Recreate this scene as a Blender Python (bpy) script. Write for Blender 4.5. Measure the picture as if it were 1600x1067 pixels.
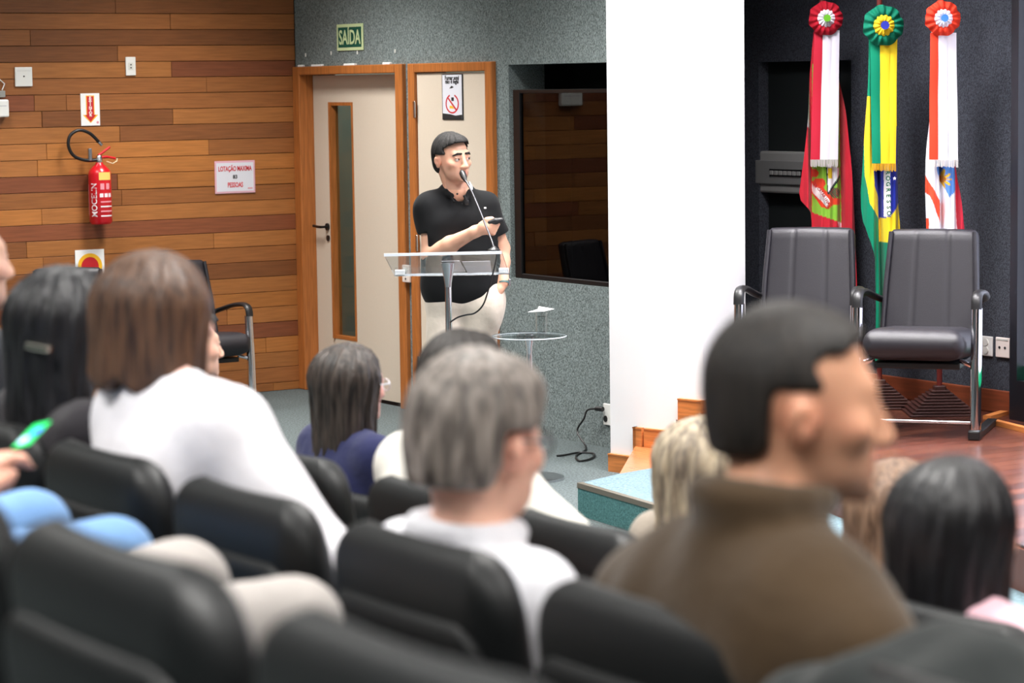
import bpy, bmesh, math, random
import numpy as np
from mathutils import Vector, Matrix

for o in list(bpy.data.objects):
    bpy.data.objects.remove(o)
S = bpy.context.scene
C = S.collection
R = math.radians
random.seed(7)

# ------------------------------------------------------------------ camera
FPX, CX, CY = 4000.0, 800.0, 533.5          # focal length and centre in pixels of the 1600x1067 frame
CAMZ = 2.02
THETA = R(32.7)
GF = Vector((-math.cos(THETA), math.sin(THETA), 0))    # horizontal view direction
GR = Vector((math.sin(THETA), math.cos(THETA), 0))     # horizontal right of the view
PITCH = math.atan(403 / 4000)
ROLL = -0.014
FW = GF * math.cos(PITCH) - Vector((0, 0, 1)) * math.sin(PITCH)
UP0 = GR.cross(FW)
RT = GR * math.cos(ROLL) + UP0 * math.sin(ROLL)
UP = UP0 * math.cos(ROLL) - GR * math.sin(ROLL)
cam = bpy.data.cameras.new('camera')
cam.sensor_width = 36
cam.lens = FPX / 1600 * 36
cam.clip_end = 200
cam.dof.use_dof = True
cam.dof.focus_distance = 13.3
cam.dof.aperture_fstop = 4.2
camo = bpy.data.objects.new('camera', cam)
C.objects.link(camo)
M = Matrix((RT, UP, -FW)).transposed().to_4x4()
M.translation = (0, 0, CAMZ)
camo.matrix_world = M
S.camera = camo
FACE = math.atan2(GR.y, GR.x)               # rotation that turns local -Y to the camera

# ------------------------------------------------------------------ world, exposure
w = bpy.data.worlds.new('world')
S.world = w
w.use_nodes = True
w.node_tree.nodes['Background'].inputs[0].default_value = (0.75, 0.8, 0.85, 1)
w.node_tree.nodes['Background'].inputs[1].default_value = 0.25
S.view_settings.view_transform = 'Standard'
S.view_settings.look = 'None'
S.view_settings.gamma = 1
S.view_settings.use_curve_mapping = False
S.view_settings.exposure = 0.0
S.cycles.max_bounces = 7
S.cycles.transparent_max_bounces = 12
S.cycles.caustics_reflective = False
S.cycles.caustics_refractive = False
S.cycles.sample_clamp_indirect = 6

# ------------------------------------------------------------------ where things stand (surveyed room)
def ray(px, py):
    return FW + RT * ((px - CX) / FPX) - UP * ((py - CY) / FPX)
def on_plane(px, py, axis, val):
    d = ray(px, py)
    o = (0, 0, CAMZ)
    t = (val - o[axis]) / d[axis]
    return Vector(o) + d * t
def LW(px, py): return on_plane(px, py, 0, XL)       # a point of the left wall
def FWL(px, py): return on_plane(px, py, 1, YF)      # a point of the front wall
def SB(px, py): return on_plane(px, py, 1, YS)       # a point of the stage back wall
def GZ(px, py, z): return on_plane(px, py, 2, z)
def AT(px, py, D):
    d = ray(px, py)
    t = D / d.dot(GF)
    return Vector((0, 0, CAMZ)) + d * t

XL, YF, YS, STZ, STEPZ, CEIL = -15.15, 8.05, 9.07, 0.32, 0.15, 3.35
T0, T1, T2 = 0.66, 0.38, 0.18              # floor height of the seat tiers

# ------------------------------------------------------------------ materials
def srgb(r, g, b):
    f = lambda c: (c / 255 / 12.92) if c / 255 <= 0.04045 else ((c / 255 + 0.055) / 1.055) ** 2.4
    return (f(r), f(g), f(b), 1)
MATS = {}
def mat(name, col=(200, 200, 200), rough=0.5, metal=0.0, spec=0.5, noise=None, bump=None, emis=None, vcol=False, objcol=False, sheen=0, coat=0):
    """noise=(scale xyz, amount); bump=(scale xyz, strength)"""
    if name in MATS: return MATS[name]
    m = bpy.data.materials.new(name); m.use_nodes = True
    nt = m.node_tree; b = nt.nodes['Principled BSDF']
    c = srgb(*col)
    b.inputs['Base Color'].default_value = c
    b.inputs['Roughness'].default_value = rough
    b.inputs['Metallic'].default_value = metal
    b.inputs['Specular IOR Level'].default_value = spec
    if sheen: b.inputs['Sheen Weight'].default_value = sheen
    if coat: b.inputs['Coat Weight'].default_value = coat
    src = None
    if vcol:
        a = nt.nodes.new('ShaderNodeVertexColor'); a.layer_name = 'Col'; src = a.outputs[0]
        nt.links.new(src, b.inputs['Base Color'])
    if objcol:
        a = nt.nodes.new('ShaderNodeObjectInfo'); src = a.outputs['Color']
        nt.links.new(src, b.inputs['Base Color'])
    tc = nt.nodes.new('ShaderNodeTexCoord')
    def tex(scale, detail=3):
        mp = nt.nodes.new('ShaderNodeMapping'); mp.inputs['Scale'].default_value = scale
        nt.links.new(tc.outputs['Object'], mp.inputs[0])
        n = nt.nodes.new('ShaderNodeTexNoise'); n.inputs['Scale'].default_value = 1; n.inputs['Detail'].default_value = detail
        nt.links.new(mp.outputs[0], n.inputs['Vector'])
        return n
    if noise:
        n = tex(noise[0])
        mr = nt.nodes.new('ShaderNodeMapRange'); mr.inputs[1].default_value = 0.3; mr.inputs[2].default_value = 0.7
        mr.inputs[3].default_value = 1 - noise[1]; mr.inputs[4].default_value = 1 + noise[1]
        nt.links.new(n.outputs['Fac'], mr.inputs[0])
        mx = nt.nodes.new('ShaderNodeVectorMath'); mx.operation = 'SCALE'
        if src: nt.links.new(src, mx.inputs[0])
        else: mx.inputs[0].default_value = c[:3]
        nt.links.new(mr.outputs[0], mx.inputs['Scale'])
        nt.links.new(mx.outputs[0], b.inputs['Base Color'])
    if bump:
        n = tex(bump[0], 4)
        bp = nt.nodes.new('ShaderNodeBump'); bp.inputs['Strength'].default_value = bump[1]; bp.inputs['Distance'].default_value = 0.01
        nt.links.new(n.outputs['Fac'], bp.inputs['Height']); nt.links.new(bp.outputs[0], b.inputs['Normal'])
    if emis:
        b.inputs['Emission Color'].default_value = c; b.inputs['Emission Strength'].default_value = emis
    MATS[name] = m
    return m
def glass(name, tint=(1, 1, 1), ior=1.5, rough=0.02):
    if name in MATS: return MATS[name]
    m = bpy.data.materials.new(name); m.use_nodes = True
    nt = m.node_tree; nt.nodes.remove(nt.nodes['Principled BSDF'])
    fr = nt.nodes.new('ShaderNodeFresnel')
    ge = nt.nodes.new('ShaderNodeNewGeometry'); im = nt.nodes.new('ShaderNodeMapRange')     # same reflectance on both sides of the sheet
    im.inputs[3].default_value = ior; im.inputs[4].default_value = 1 / ior
    nt.links.new(ge.outputs['Backfacing'], im.inputs[0]); nt.links.new(im.outputs[0], fr.inputs[0])
    tr = nt.nodes.new('ShaderNodeBsdfTransparent'); tr.inputs[0].default_value = (*tint, 1)
    gl = nt.nodes.new('ShaderNodeBsdfGlossy'); gl.inputs['Roughness'].default_value = rough
    mx = nt.nodes.new('ShaderNodeMixShader')
    nt.links.new(fr.outputs[0], mx.inputs[0]); nt.links.new(tr.outputs[0], mx.inputs[1]); nt.links.new(gl.outputs[0], mx.inputs[2])
    nt.links.new(mx.outputs[0], nt.nodes['Material Output'].inputs[0])
    MATS[name] = m
    return m

# ------------------------------------------------------------------ object helpers
def tag(o, label=None, cat=None, group=None, kind=None):
    if label: o['label'] = label
    if cat: o['category'] = cat
    if group: o['group'] = group
    if kind: o['kind'] = kind
    return o
def empty(name, loc, rz=0, label=None, cat=None, group=None, kind=None):
    o = bpy.data.objects.new(name, None); C.objects.link(o)
    o.empty_display_size = 0.1
    o.location = loc; o.rotation_euler = (0, 0, rz)
    return tag(o, label, cat, group, kind)
def link(name, me, m, parent=None, smooth=False):
    if smooth: me.polygons.foreach_set('use_smooth', [True] * len(me.polygons))
    if m is not None and not me.materials: me.materials.append(m)
    o = bpy.data.objects.new(name, me); C.objects.link(o)
    if parent is not None: o.parent = parent
    return o
class MB:
    """collects shapes in one bmesh and links them as one mesh object"""
    def __init__(s): s.b = bmesh.new()
    def box(s, lo, hi, bev=0, seg=2, M=None):
        x0, y0, z0 = lo; x1, y1, z1 = hi
        t = bmesh.new()
        bmesh.ops.create_cube(t, size=1)
        for v in t.verts:
            v.co = Vector(((x0 + x1) / 2 + v.co.x * (x1 - x0), (y0 + y1) / 2 + v.co.y * (y1 - y0), (z0 + z1) / 2 + v.co.z * (z1 - z0)))
        if bev: bmesh.ops.bevel(t, geom=t.edges[:], offset=bev, segments=seg, affect='EDGES', profile=0.5)
        return s.merge(t, M)
    def merge(s, t, M=None):
        if M is not None: bmesh.ops.transform(t, matrix=M, verts=t.verts)
        me = bpy.data.meshes.new('t'); t.to_mesh(me); t.free(); s.b.from_mesh(me); bpy.data.meshes.remove(me)
        return s
    def cyl(s, a, b, r0, r1=None, n=20, caps=True):
        r1 = r0 if r1 is None else r1
        return s.tube([a, b], [r0, r1], n, caps)
    def tube(s, pts, rad, n=10, caps=True, flat=None):
        pts = [Vector(p) for p in pts]
        if not hasattr(rad, '__len__'): rad = [rad] * len(pts)
        rings = []
        prev = None
        for i, p in enumerate(pts):
            d = (pts[min(i + 1, len(pts) - 1)] - pts[max(i - 1, 0)]).normalized()
            if prev is None:
                a = Vector((0, 0, 1)) if abs(d.z) < 0.9 else Vector((1, 0, 0))
                x = d.cross(a).normalized()
            else:
                x = (prev - d * prev.dot(d)).normalized()
            prev = x; y = d.cross(x)
            fx, fy = flat if flat else (1, 1)
            rings.append([s.b.verts.new(p + (x * math.cos(2 * math.pi * k / n) * fx + y * math.sin(2 * math.pi * k / n) * fy) * rad[i]) for k in range(n)])
        for i in range(len(rings) - 1):
            for k in range(n):
                s.b.faces.new((rings[i][k], rings[i][(k + 1) % n], rings[i + 1][(k + 1) % n], rings[i + 1][k]))
        if caps:
            s.b.faces.new(rings[0][::-1]); s.b.faces.new(rings[-1])
        return s
    def lathe(s, prof, c=(0, 0, 0), n=32, M=None, caps=True):
        t = bmesh.new(); rings = []
        for r, z in prof:
            rings.append([t.verts.new((c[0] + r * math.cos(2 * math.pi * k / n), c[1] + r * math.sin(2 * math.pi * k / n), c[2] + z)) for k in range(n)])
        for i in range(len(rings) - 1):
            for k in range(n):
                t.faces.new((rings[i][k], rings[i][(k + 1) % n], rings[i + 1][(k + 1) % n], rings[i + 1][k]))
        if caps: t.faces.new(rings[0][::-1]); t.faces.new(rings[-1])
        return s.merge(t, M)
    def prism(s, poly, z0, z1, M=None):
        t = bmesh.new()
        lo = [t.verts.new((x, y, z0)) for x, y in poly]; hi = [t.verts.new((x, y, z1)) for x, y in poly]
        t.faces.new(lo[::-1]); t.faces.new(hi)
        for i in range(len(poly)):
            j = (i + 1) % len(poly); t.faces.new((lo[i], lo[j], hi[j], hi[i]))
        return s.merge(t, M)
    def raw(s, vs, fs):
        v = [s.b.verts.new(p) for p in vs]
        for f in fs: s.b.faces.new([v[i] for i in f])
        return s
    def build(s, name, m, parent=None, smooth=False, fix=True):
        if fix: bmesh.ops.recalc_face_normals(s.b, faces=s.b.faces[:])
        me = bpy.data.meshes.new(name); s.b.to_mesh(me); s.b.free()
        o = link(name, me, m, parent, False)
        if smooth:
            me.polygons.foreach_set('use_smooth', [True] * len(me.polygons))
            try: me.set_sharp_from_angle(angle=R(40))
            except Exception: pass
        return o
def frame_rot(rz=0, loc=(0, 0, 0)):
    return Matrix.Translation(loc) @ Matrix.Rotation(rz, 4, 'Z')
def copy_tree(o, parent=None):
    c = o.copy(); C.objects.link(c)
    if parent is not None: c.parent = parent
    for ch in list(o.children): copy_tree(ch, c)
    return c
def pillow(w, h, T, rc=0.06, bend=0.0, nx=22, nz=18, edge=0.22, wtop=None, seams=()):
    """padded slab in the XZ plane (x -w/2..w/2, z 0..h), y thickness T; front is -y"""
    wtop = w if wtop is None else wtop
    us = [math.sin(math.pi / 2 * (2 * i / nx - 1)) for i in range(nx + 1)]
    vs = [math.sin(math.pi / 2 * (2 * j / nz - 1)) for j in range(nz + 1)]
    V, F = [], []
    idx = {}
    for side in (-1, 1):
        for j, v in enumerate(vs):
            z = (v + 1) / 2 * h
            ww = w + (wtop - w) * z / h
            dz = min(z, h - z)
            ins = rc - math.sqrt(max(rc * rc - max(rc - dz, 0) ** 2, 0)) if dz < rc else 0
            for i, u in enumerate(us):
                m = max(abs(u), abs(v))
                if m >= 0.9999 and side == 1:
                    idx[(side, i, j)] = idx[(-1, i, j)]; continue
                e = max(0, (m - (1 - edge)) / edge)
                t = T / 2 * math.sqrt(max(0, 1 - e * e))
                x = u * (ww / 2 - ins)
                for sx in seams:
                    t -= T * 0.10 * math.exp(-((x - sx * ww) / 0.006) ** 2)
                y = side * t - bend * (u * u)
                idx[(side, i, j)] = len(V); V.append((x, y, z))
    for side in (-1, 1):
        for j in range(nz):
            for i in range(nx):
                q = [idx[(side, i, j)], idx[(side, i + 1, j)], idx[(side, i + 1, j + 1)], idx[(side, i, j + 1)]]
                if len(set(q)) < 3: continue
                F.append(q if side == -1 else q[::-1])
    return V, F
def pyd(name, V, F, m, parent=None, smooth=True, M=None):
    me = bpy.data.meshes.new(name); me.from_pydata([tuple(v) for v in V], [], [tuple(f) for f in F]); me.update()
    if M is not None: me.transform(M)
    return link(name, me, m, parent, smooth)
FONT = None
def text(name, body, size, m, parent, M, depth=0.0008, bold=0.0, align='CENTER', sx=1.0):
    cu = bpy.data.curves.new('txt', 'FONT'); cu.body = body; cu.size = size; cu.extrude = depth; cu.offset = bold
    cu.align_x = align; cu.align_y = 'CENTER'; cu.resolution_u = 3
    o = bpy.data.objects.new('txt', cu); C.objects.link(o)
    dg = bpy.context.evaluated_depsgraph_get()
    me = bpy.data.meshes.new_from_object(o.evaluated_get(dg))
    bpy.data.objects.remove(o); bpy.data.curves.remove(cu)
    me.transform(M @ Matrix.Diagonal((sx, 1, 1, 1)))
    me.materials.clear()
    return link(name, me, m, parent)
# plane bases: text lies in local XY, faces +Z
def face_my(loc):      # reads on a wall seen from -Y
    return Matrix.Translation(loc) @ Matrix.Rotation(R(90), 4, 'X')
def face_px(loc):      # reads on a wall seen from +X
    return Matrix.Translation(loc) @ Matrix.Rotation(R(90), 4, 'Z') @ Matrix.Rotation(R(90), 4, 'X')

CARPETWALL = mat('wall_carpet', (121, 131, 131), 0.95, noise=((190, 190, 110), 0.6), bump=((190, 190, 110), 0.5), spec=0.1)
CARPETDARK = mat('stage_wall_carpet', (66, 69, 76), 0.95, noise=((190, 190, 110), 0.5), bump=((190, 190, 110), 0.5), spec=0.1)
CARPETFLOOR = mat('floor_carpet', (92, 100, 101), 0.95, noise=((90, 90, 90), 0.45), bump=((200, 200, 200), 0.6), spec=0.1)
CARPETBLUE = mat('step_carpet', (106, 126, 134), 0.95, noise=((90, 90, 90), 0.3), bump=((200, 200, 200), 0.6), spec=0.1)
CARPETTEAL = mat('riser_carpet', (80, 122, 122), 0.95, noise=((90, 90, 90), 0.3), bump=((200, 200, 200), 0.6), spec=0.1)
PLANK = mat('wall_plank', (160, 100, 55), 0.42, noise=((6, 5, 90), 0.16), objcol=True, bump=((4, 4, 90), 0.08), spec=0.4)
SOFFIT = mat('ceiling_paint', (205, 205, 205), 0.9)
PAINT = mat('white_paint', (228, 228, 231), 0.7, spec=0.3)
TRIMW = mat('trim_wood', (172, 104, 52), 0.4, noise=((90, 90, 5), 0.22), spec=0.4)
SKIRT = mat('skirting_wood', (190, 118, 62), 0.4, noise=((7, 7, 90), 0.22), spec=0.4)
SKIRTD = mat('stage_skirting_wood', (122, 62, 38), 0.4, noise=((5, 5, 70), 0.2), spec=0.4)
STAGEW = mat('stage_board', (120, 62, 42), 0.25, noise=((70, 5, 70), 0.3), objcol=True, spec=0.5)
CREAM = mat('door_laminate', (216, 203, 186), 0.55, noise=((300, 300, 300), 0.03))
WHITEP = mat('white_plastic', (236, 236, 232), 0.35)
PINKP = mat('cream_plastic', (226, 214, 206), 0.35)
BLACKP = mat('black_plastic', (20, 20, 22), 0.4)
BLACKM = mat('black_metal', (14, 15, 17), 0.35, spec=0.5)
CHROME = mat('chrome', (225, 225, 230), 0.08, metal=1)
STEEL = mat('brushed_steel', (205, 207, 212), 0.25, metal=1)
LEATHER = mat('black_leather', (31, 29, 35), 0.45, spec=0.5, bump=((400, 400, 400), 0.15))
ACRYL = glass('clear_acrylic', (0.96, 0.97, 0.975), 1.4)
WINGLASS = glass('dark_window_glass', (0.28, 0.29, 0.3), 1.55, 0.0)
PANE = glass('door_glass', (0.8, 0.85, 0.82), 1.5)
PAPER = mat('paper', (244, 244, 244), 0.8)
INK = mat('black_ink', (28, 28, 30), 0.7)
RED = mat('sign_red', (204, 36, 44), 0.5)
YEL = mat('sign_yellow', (250, 190, 40), 0.5)

# ------------------------------------------------------------------ room lights (ceiling panels), with lamps added for stage and corridor
LAMPW = mat('lamp_diffuser', (255, 252, 246), 0.5, emis=3.0)
def ceiling_light(x, y, power, label, sx=1.2, sy=0.6, spread=115, col=(1, 0.975, 0.94), z=None):
    z = CEIL if z is None else z
    e = empty('ceiling_light', (x, y, z), 0, label, 'ceiling light', 'ceiling light panels')
    f = MB()
    f.box((-sx / 2 - .03, -sy / 2 - .03, -.05), (sx / 2 + .03, -sy / 2, 0)); f.box((-sx / 2 - .03, sy / 2, -.05), (sx / 2 + .03, sy / 2 + .03, 0))
    f.box((-sx / 2 - .03, -sy / 2, -.05), (-sx / 2, sy / 2, 0)); f.box((sx / 2, -sy / 2, -.05), (sx / 2 + .03, sy / 2, 0))
    f.build('frame', WHITEP, e)
    MB().box((-sx / 2, -sy / 2, -.03), (sx / 2, sy / 2, -.02)).build('diffuser', LAMPW, e)
    l = bpy.data.lights.new('panel_lamp', 'AREA'); l.shape = 'RECTANGLE'; l.size = sx; l.size_y = sy; l.energy = power; l.color = col; l.spread = R(spread)
    lo = bpy.data.objects.new('panel_lamp', l); C.objects.link(lo); lo.parent = e; lo.location = (0, 0, -.06)
ORD_ = ['first', 'second', 'third', 'fourth', 'fifth', 'sixth', 'seventh']
for i, x in enumerate((-13.7, -11.2, -8.8, -6.4, -4.0, -1.6, 0.8)):
    for j, y in enumerate((-1.6, 0.6, 2.8, 5.0, 6.9)):
        p = (44, 44, 44, 52, 62)[j] * (.95 if i == 0 else 1)
        ceiling_light(x, y, p, 'flat white ceiling light panel in row %s from the stage, %s from the timber wall' % (ORD_[4 - j], ORD_[i]))
for i, x in enumerate((-9.7, -8.2, -6.4)):  # unseen lamps added so the stage wall and flags get light
    ceiling_light(x, 7.75, 55, 'small square unseen lamp added to light the stage, %s from the pillar' % ORD_[i], .6, .6, 130, (1, .96, 1))
ceiling_light(-14.4, 8.6, 16, 'small unseen lamp added to light the corridor behind the left door', .6, .3, 160)  # added out of view to brighten the corridor wall behind the door glass

# ------------------------------------------------------------------ shell of the room
XR, YB = 4.5, -4.5
def struct(o): return tag(o, kind='structure')
struct(MB().box((XL - .3, 3.42, -.2), (XR, YF + .02, 0)).build('floor', CARPETFLOOR))
tr = MB()
tr.box((XL, 2.52, -.2), (XR, 3.42, T2)); tr.box((XL, 1.64, -.2), (XR, 2.52, T1)); tr.box((XL, YB, -.2), (XR, 1.64, T0))
tag(tr.build('floor_tiers', CARPETFLOOR), 'stepped grey carpet tiers under the seat rows', None, None, 'structure')
struct(MB().box((XL - .3, YB - .2, CEIL), (XR + .2, YS + .3, CEIL + .1)).build('ceiling', SOFFIT))
struct(MB().box((XL - .3, YB - .2, -.2), (XR + .2, YB, CEIL)).build('wall_back', CARPETWALL))
struct(MB().box((XR, YB, -.2), (XR + .2, YS + .3, CEIL)).build('wall_right', CARPETWALL))
# left wall: backing board + single planks
wl = struct(MB().box((XL - .3, YB, -.2), (XL - .022, YF + 1.2, CEIL)).build('wall_left', mat('plank_backing', (50, 30, 20), 0.8)))
PZ0 = LW(0, 20.4).z
PITCHP = 0.1018
LIGHT, MID, DARK, RDK, ORG = (176, 114, 62), (160, 101, 56), (138, 86, 50), (138, 80, 52), (182, 117, 60)
rows = {  # row below the seam k: joints (px at x) and colours of the planks from left to right
    -1: ((189,), (DARK, DARK)), 0: ((), (MID,)), 1: ((55,), (MID, DARK)), 2: ((190,), (DARK, MID)), 3: ((), (RDK,)), 4: ((327,), (MID, MID)),
    5: ((58, 108), (RDK, MID, MID)), 6: ((), (LIGHT,)), 7: ((190,), (LIGHT, DARK)), 8: ((75, 328), (LIGHT, ORG, MID)), 9: ((60,), (LIGHT, ORG)),
    10: ((), (ORG,)), 11: ((190,), (MID, MID)), 12: ((64,), (ORG, LIGHT)), 13: ((), (RDK,)), 14: ((332,), (LIGHT, LIGHT)), 15: ((64,), (LIGHT, MID)),
    16: ((), (DARK,)), 17: ((300,), (LIGHT, LIGHT)), 18: ((), (ORG,)), 19: ((350,), (MID, LIGHT)), 20: ((), (RDK,)), 21: ((410,), (ORG, ORG)),
    22: ((), (LIGHT,)), 23: ((), (MID,)), 24: ((420,), (MID, LIGHT)), 25: ((), (MID,))}
rnd = random.Random(3)
for k in range(-9, 25):
    zt = PZ0 - PITCHP * k
    zb = zt - PITCHP
    if zb < 0: zb = 0.0
    if zt <= 0.01: continue
    jo, cols = rows.get(k, ((), (MID,)))
    ys = [LW(j, 300).y for j in jo]
    cuts = [YF - .004] + ys[::-1]
    cl = list(cols)[::-1]
    y = cuts[-1]
    while y > 0.2:
        y -= rnd.choice((0.9, 1.3, 1.7, 2.2)); cuts.append(max(y, -.4)); 
        if len(cl) < len(cuts) - 1: cl.append(rnd.choice((LIGHT, MID, MID, DARK, RDK, ORG)))
    for a, b, c in zip(cuts, cuts[1:], cl):
        pr = rnd.uniform(-.0022, .0022)
        o = MB().box((XL - .02, b + .0012, zb + .0016), (XL + pr, a - .0012, min(zt, CEIL) - .0016), .0015, 1).build('plank', PLANK, wl)
        j = rnd.uniform(.9, 1.1); o.color = tuple(x * j * .86 for x in srgb(*c)[:3]) + (1,)
# front wall with two door openings and the control-room window
D1L, D1R = XL + .002, FWL(637.5, 300).x
D2L, D2R = FWL(646, 300).x, FWL(776, 200).x
WNL, WNR = FWL(797, 300).x, -11.30
FTOP = 2.15
WNB, WNT = FWL(802, 434).z, FWL(800, 101).z
wf = MB()
wf.box((XL, YF, FTOP), (-10.95, YF + .25, CEIL))
wf.box((D1R, YF, 0), (D2L, YF + .25, FTOP)); wf.box((D2R, YF, 0), (WNL, YF + .25, FTOP))
wf.box((WNL, YF, 0), (WNR, YF + .25, WNB)); wf.box((WNR, YF, 0), (-10.95, YF + .25, FTOP)); wf.box((WNL, YF, WNT), (WNR, YF + .25, FTOP))
wfo = struct(wf.build('wall_front', CARPETWALL))
for px, py in ((478, 86), (518, 83), (559, 82), (618, 80)):
    p = FWL(px, py)
    MB().box((p.x - .006, p.y - .006, p.z - .012), (p.x + .006, p.y, p.z + .012), .002, 1).build('wall_hook', WHITEP, wfo)
# door 1
def door_frame(name, x0, x1, w=0.085, depth=.03, ret=.12):
    f = MB()
    f.box((x0, YF - depth, 0), (x0 + w, YF + ret, FTOP), .006)
    f.box((x1 - w, YF - depth, 0), (x1, YF + ret, FTOP), .006)
    o = f.build(name, TRIMW)
    MB().box((x0 + w, YF - depth, FTOP - .055), (x1 - w, YF + ret, FTOP), .006).build('lintel', TRIMW, o)
    return tag(o, kind='structure')
t1 = door_frame('trim_1', D1L, D1R, .09)
for px, wpx in ((473, 10), (497, 22), (548, 22), (607, 14)):
    p = FWL(px, 105)
    MB().box((p.x - wpx * .0042 / 2, YF - .028, FTOP - .003), (p.x + wpx * .0042, YF - .004, FTOP + .012), .003, 1).build('tape_scrap', PAPER, t1)
t2 = door_frame('trim_2', D2L, D2R, .08)
YD = YF + .075
def door_1():
    x0, x1 = D1L + .09, D1R - .09
    g0, g1 = FWL(502, 300).x, FWL(538, 300).x
    gz0, gz1 = .36, FWL(520, 160).z
    d = MB()
    d.box((x0 + .004, YD, .01), (g0, YD + .04, FTOP - .06)); d.box((g1, YD, .01), (x1 - .004, YD + .04, FTOP - .06))
    d.box((g0, YD, .01), (g1, YD + .04, gz0)); d.box((g0, YD, gz1), (g1, YD + .04, FTOP - .06))
    o = struct(d.build('door_1', CREAM))
    f = MB(); b = .022
    f.box((g0, YD - .012, gz0), (g0 + b, YD + .05, gz1)); f.box((g1 - b, YD - .002, gz0), (g1, YD + .05, gz1))
    f.box((g0 + b, YD - .002, gz0), (g1 - b, YD + .05, gz0 + b)); f.box((g0 + b, YD - .002, gz1 - b), (g1 - b, YD + .05, gz1))
    f.build('glazing_bead', TRIMW, o)
    MB().box((g0 + b, YD + .03, gz0 + b), (g1 - b, YD + .036, gz1 - b)).build('pane', PANE, o)
    h = FWL(497, 355)
    m = MB(); m.cyl((h.x, YD, h.z), (h.x, YD - .012, h.z), .024, n=20); m.cyl((h.x, YD - .012, h.z), (h.x, YD - .055, h.z), .008)
    m.tube([(h.x, YD - .055, h.z), (h.x - .03, YD - .057, h.z), (h.x - .11, YD - .05, h.z + .004)], .009)
    m.build('door_handle', BLACKM, o, True)
    MB().cyl((h.x + .005, YD, h.z - .075), (h.x + .005, YD - .008, h.z - .075), .02).build('keyhole_plate', BLACKM, o, True)
    return o
door_1()
d2 = struct(MB().box((D2L + .084, YF - .012, .01), (D2R - .084, YF + .03, FTOP - .06), .004).build('door_2', CREAM))
for z in (1.87, 1.05, .3):
    MB().box((D2L + .07, YF - .036, z - .05), (D2L + .092, YF - .028, z + .05), .002, 1).build('hinge', STEEL, d2)
# corridor seen through the door glass
co = MB(); co.box((XL - .2, YF + 1.1, 0), (D2R, YF + 1.2, 2.4)); co.box((XL - .021, YF + .3, 0), (XL - .003, YF + 1.1, 2.4))
struct(co.build('wall_corridor', mat('corridor_wall', (150, 165, 155), .8)))
# control room booth behind the window
bo = MB()
bo.box((WNL - .1, YF + .5, .2), (WNR + .1, YF + .55, 2.4)); bo.box((WNL - .14, YF + .25, .2), (WNL - .1, YF + .55, 2.4)); bo.box((WNR + .1, YF + .25, .2), (WNR + .13, YF + .55, 2.4))
bo.box((WNL - .1, YF + .25, 2.36), (WNR + .1, YF + .55, 2.4)); bo.box((WNL - .1, YF + .25, .2), (WNR + .1, YF + .55, .25))
struct(bo.build('wall_booth', mat('booth_black', (14, 18, 18), .9)))
GT = FWL(800, 140).z
wn = MB(); a, b_ = FWL(800.5, 300).x, WNR
wn.box((a, YF + .012, WNB), (a + .07, YF + .05, GT), .003, 1); wn.box((a + .07, YF + .012, WNB), (b_, YF + .05, WNB + .028), .003, 1); wn.box((a + .07, YF + .012, GT - .022), (b_, YF + .05, GT), .003, 1)
w1 = struct(wn.build('window_1', BLACKM))
MB().box((a + .07, YF + .026, WNB + .028), (b_, YF + .034, GT - .022)).build('pane', WINGLASS, w1)
# stage back wall with the recessed cabinet
NL, NR = SB(1186, 300).x, SB(1330, 300).x
NT, NB = SB(1190, 97).z, STZ + .25
ws = MB()
ws.box((-12.6, YS, 0), (NL, YS + .2, CEIL)); ws.box((NR, YS, 0), (XR, YS + .2, CEIL)); ws.box((NL, YS, NT), (NR, YS + .2, CEIL)); ws.box((NL, YS, 0), (NR, YS + .2, NB))
struct(ws.build('wall_stage', CARPETDARK))
ni = MB(); ni.box((NL, YS + .07, NB), (NR, YS + .2, NT))
nio = struct(ni.build('wall_niche', mat('niche_black', (16, 24, 24), .8)))
c0, c1 = SB(1186, 236), SB(1256, 304)
e = empty('breaker_panel', ((c0.x + c1.x) / 2 + .06, YS + .07, c1.z), 0, 'grey electrical breaker panel in the dark wall niche beside the red flag', 'breaker panel')
w_, h_ = (c1.x - c0.x) + .25, c0.z - c1.z
GREYP = mat('grey_plastic', (150, 150, 146), .5)
MB().box((-w_ / 2, -.06, 0), (w_ / 2, 0, h_), .012).build('case', GREYP, e)
MB().box((-w_ / 2 + .03, -.072, .05), (w_ / 2 - .03, -.06, h_ - .05), .006).build('cover', mat('grey_cover', (128, 128, 126), .4), e)
MB().box((-.16, -.076, h_ * .42), (.14, -.07, h_ * .58)).build('switch_slot', BLACKP, e)
for i in range(7):
    MB().box((-.15 + i * .04, -.084, h_ * .44), (-.122 + i * .04, -.074, h_ * .54), .002, 1).build('breaker_switch', GREYP, e)
MB().box((-12.0, YS - .018, STZ), (XR, YS, STZ + .115), .004, 1).build('baseboard_stage', SKIRTD)['kind'] = 'structure'
# pillar
PA = GZ(951, 735, 0); PA.x += .02
PB = Vector((PA.x + .52, PA.y, 0)); PB = AT(1010, 700, 13.05)
PC = AT(1099, 660, 12.8); PD = AT(1165.5, 640, 13.05)
poly = [(PA.x, PA.y), (PB.x, PB.y), (PC.x, PC.y), (PD.x, PD.y), (-10.80, 8.35), (PA.x - .05, 8.3)]
struct(MB().prism(poly, 0, CEIL).build('pillar', PAINT))
struct(MB().prism([(-10.80, 8.35), (-11.76, YS), (-11.72, YS), (-10.77, 8.35)], 0, CEIL).build('wall_stage_side', CARPETDARK))
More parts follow.
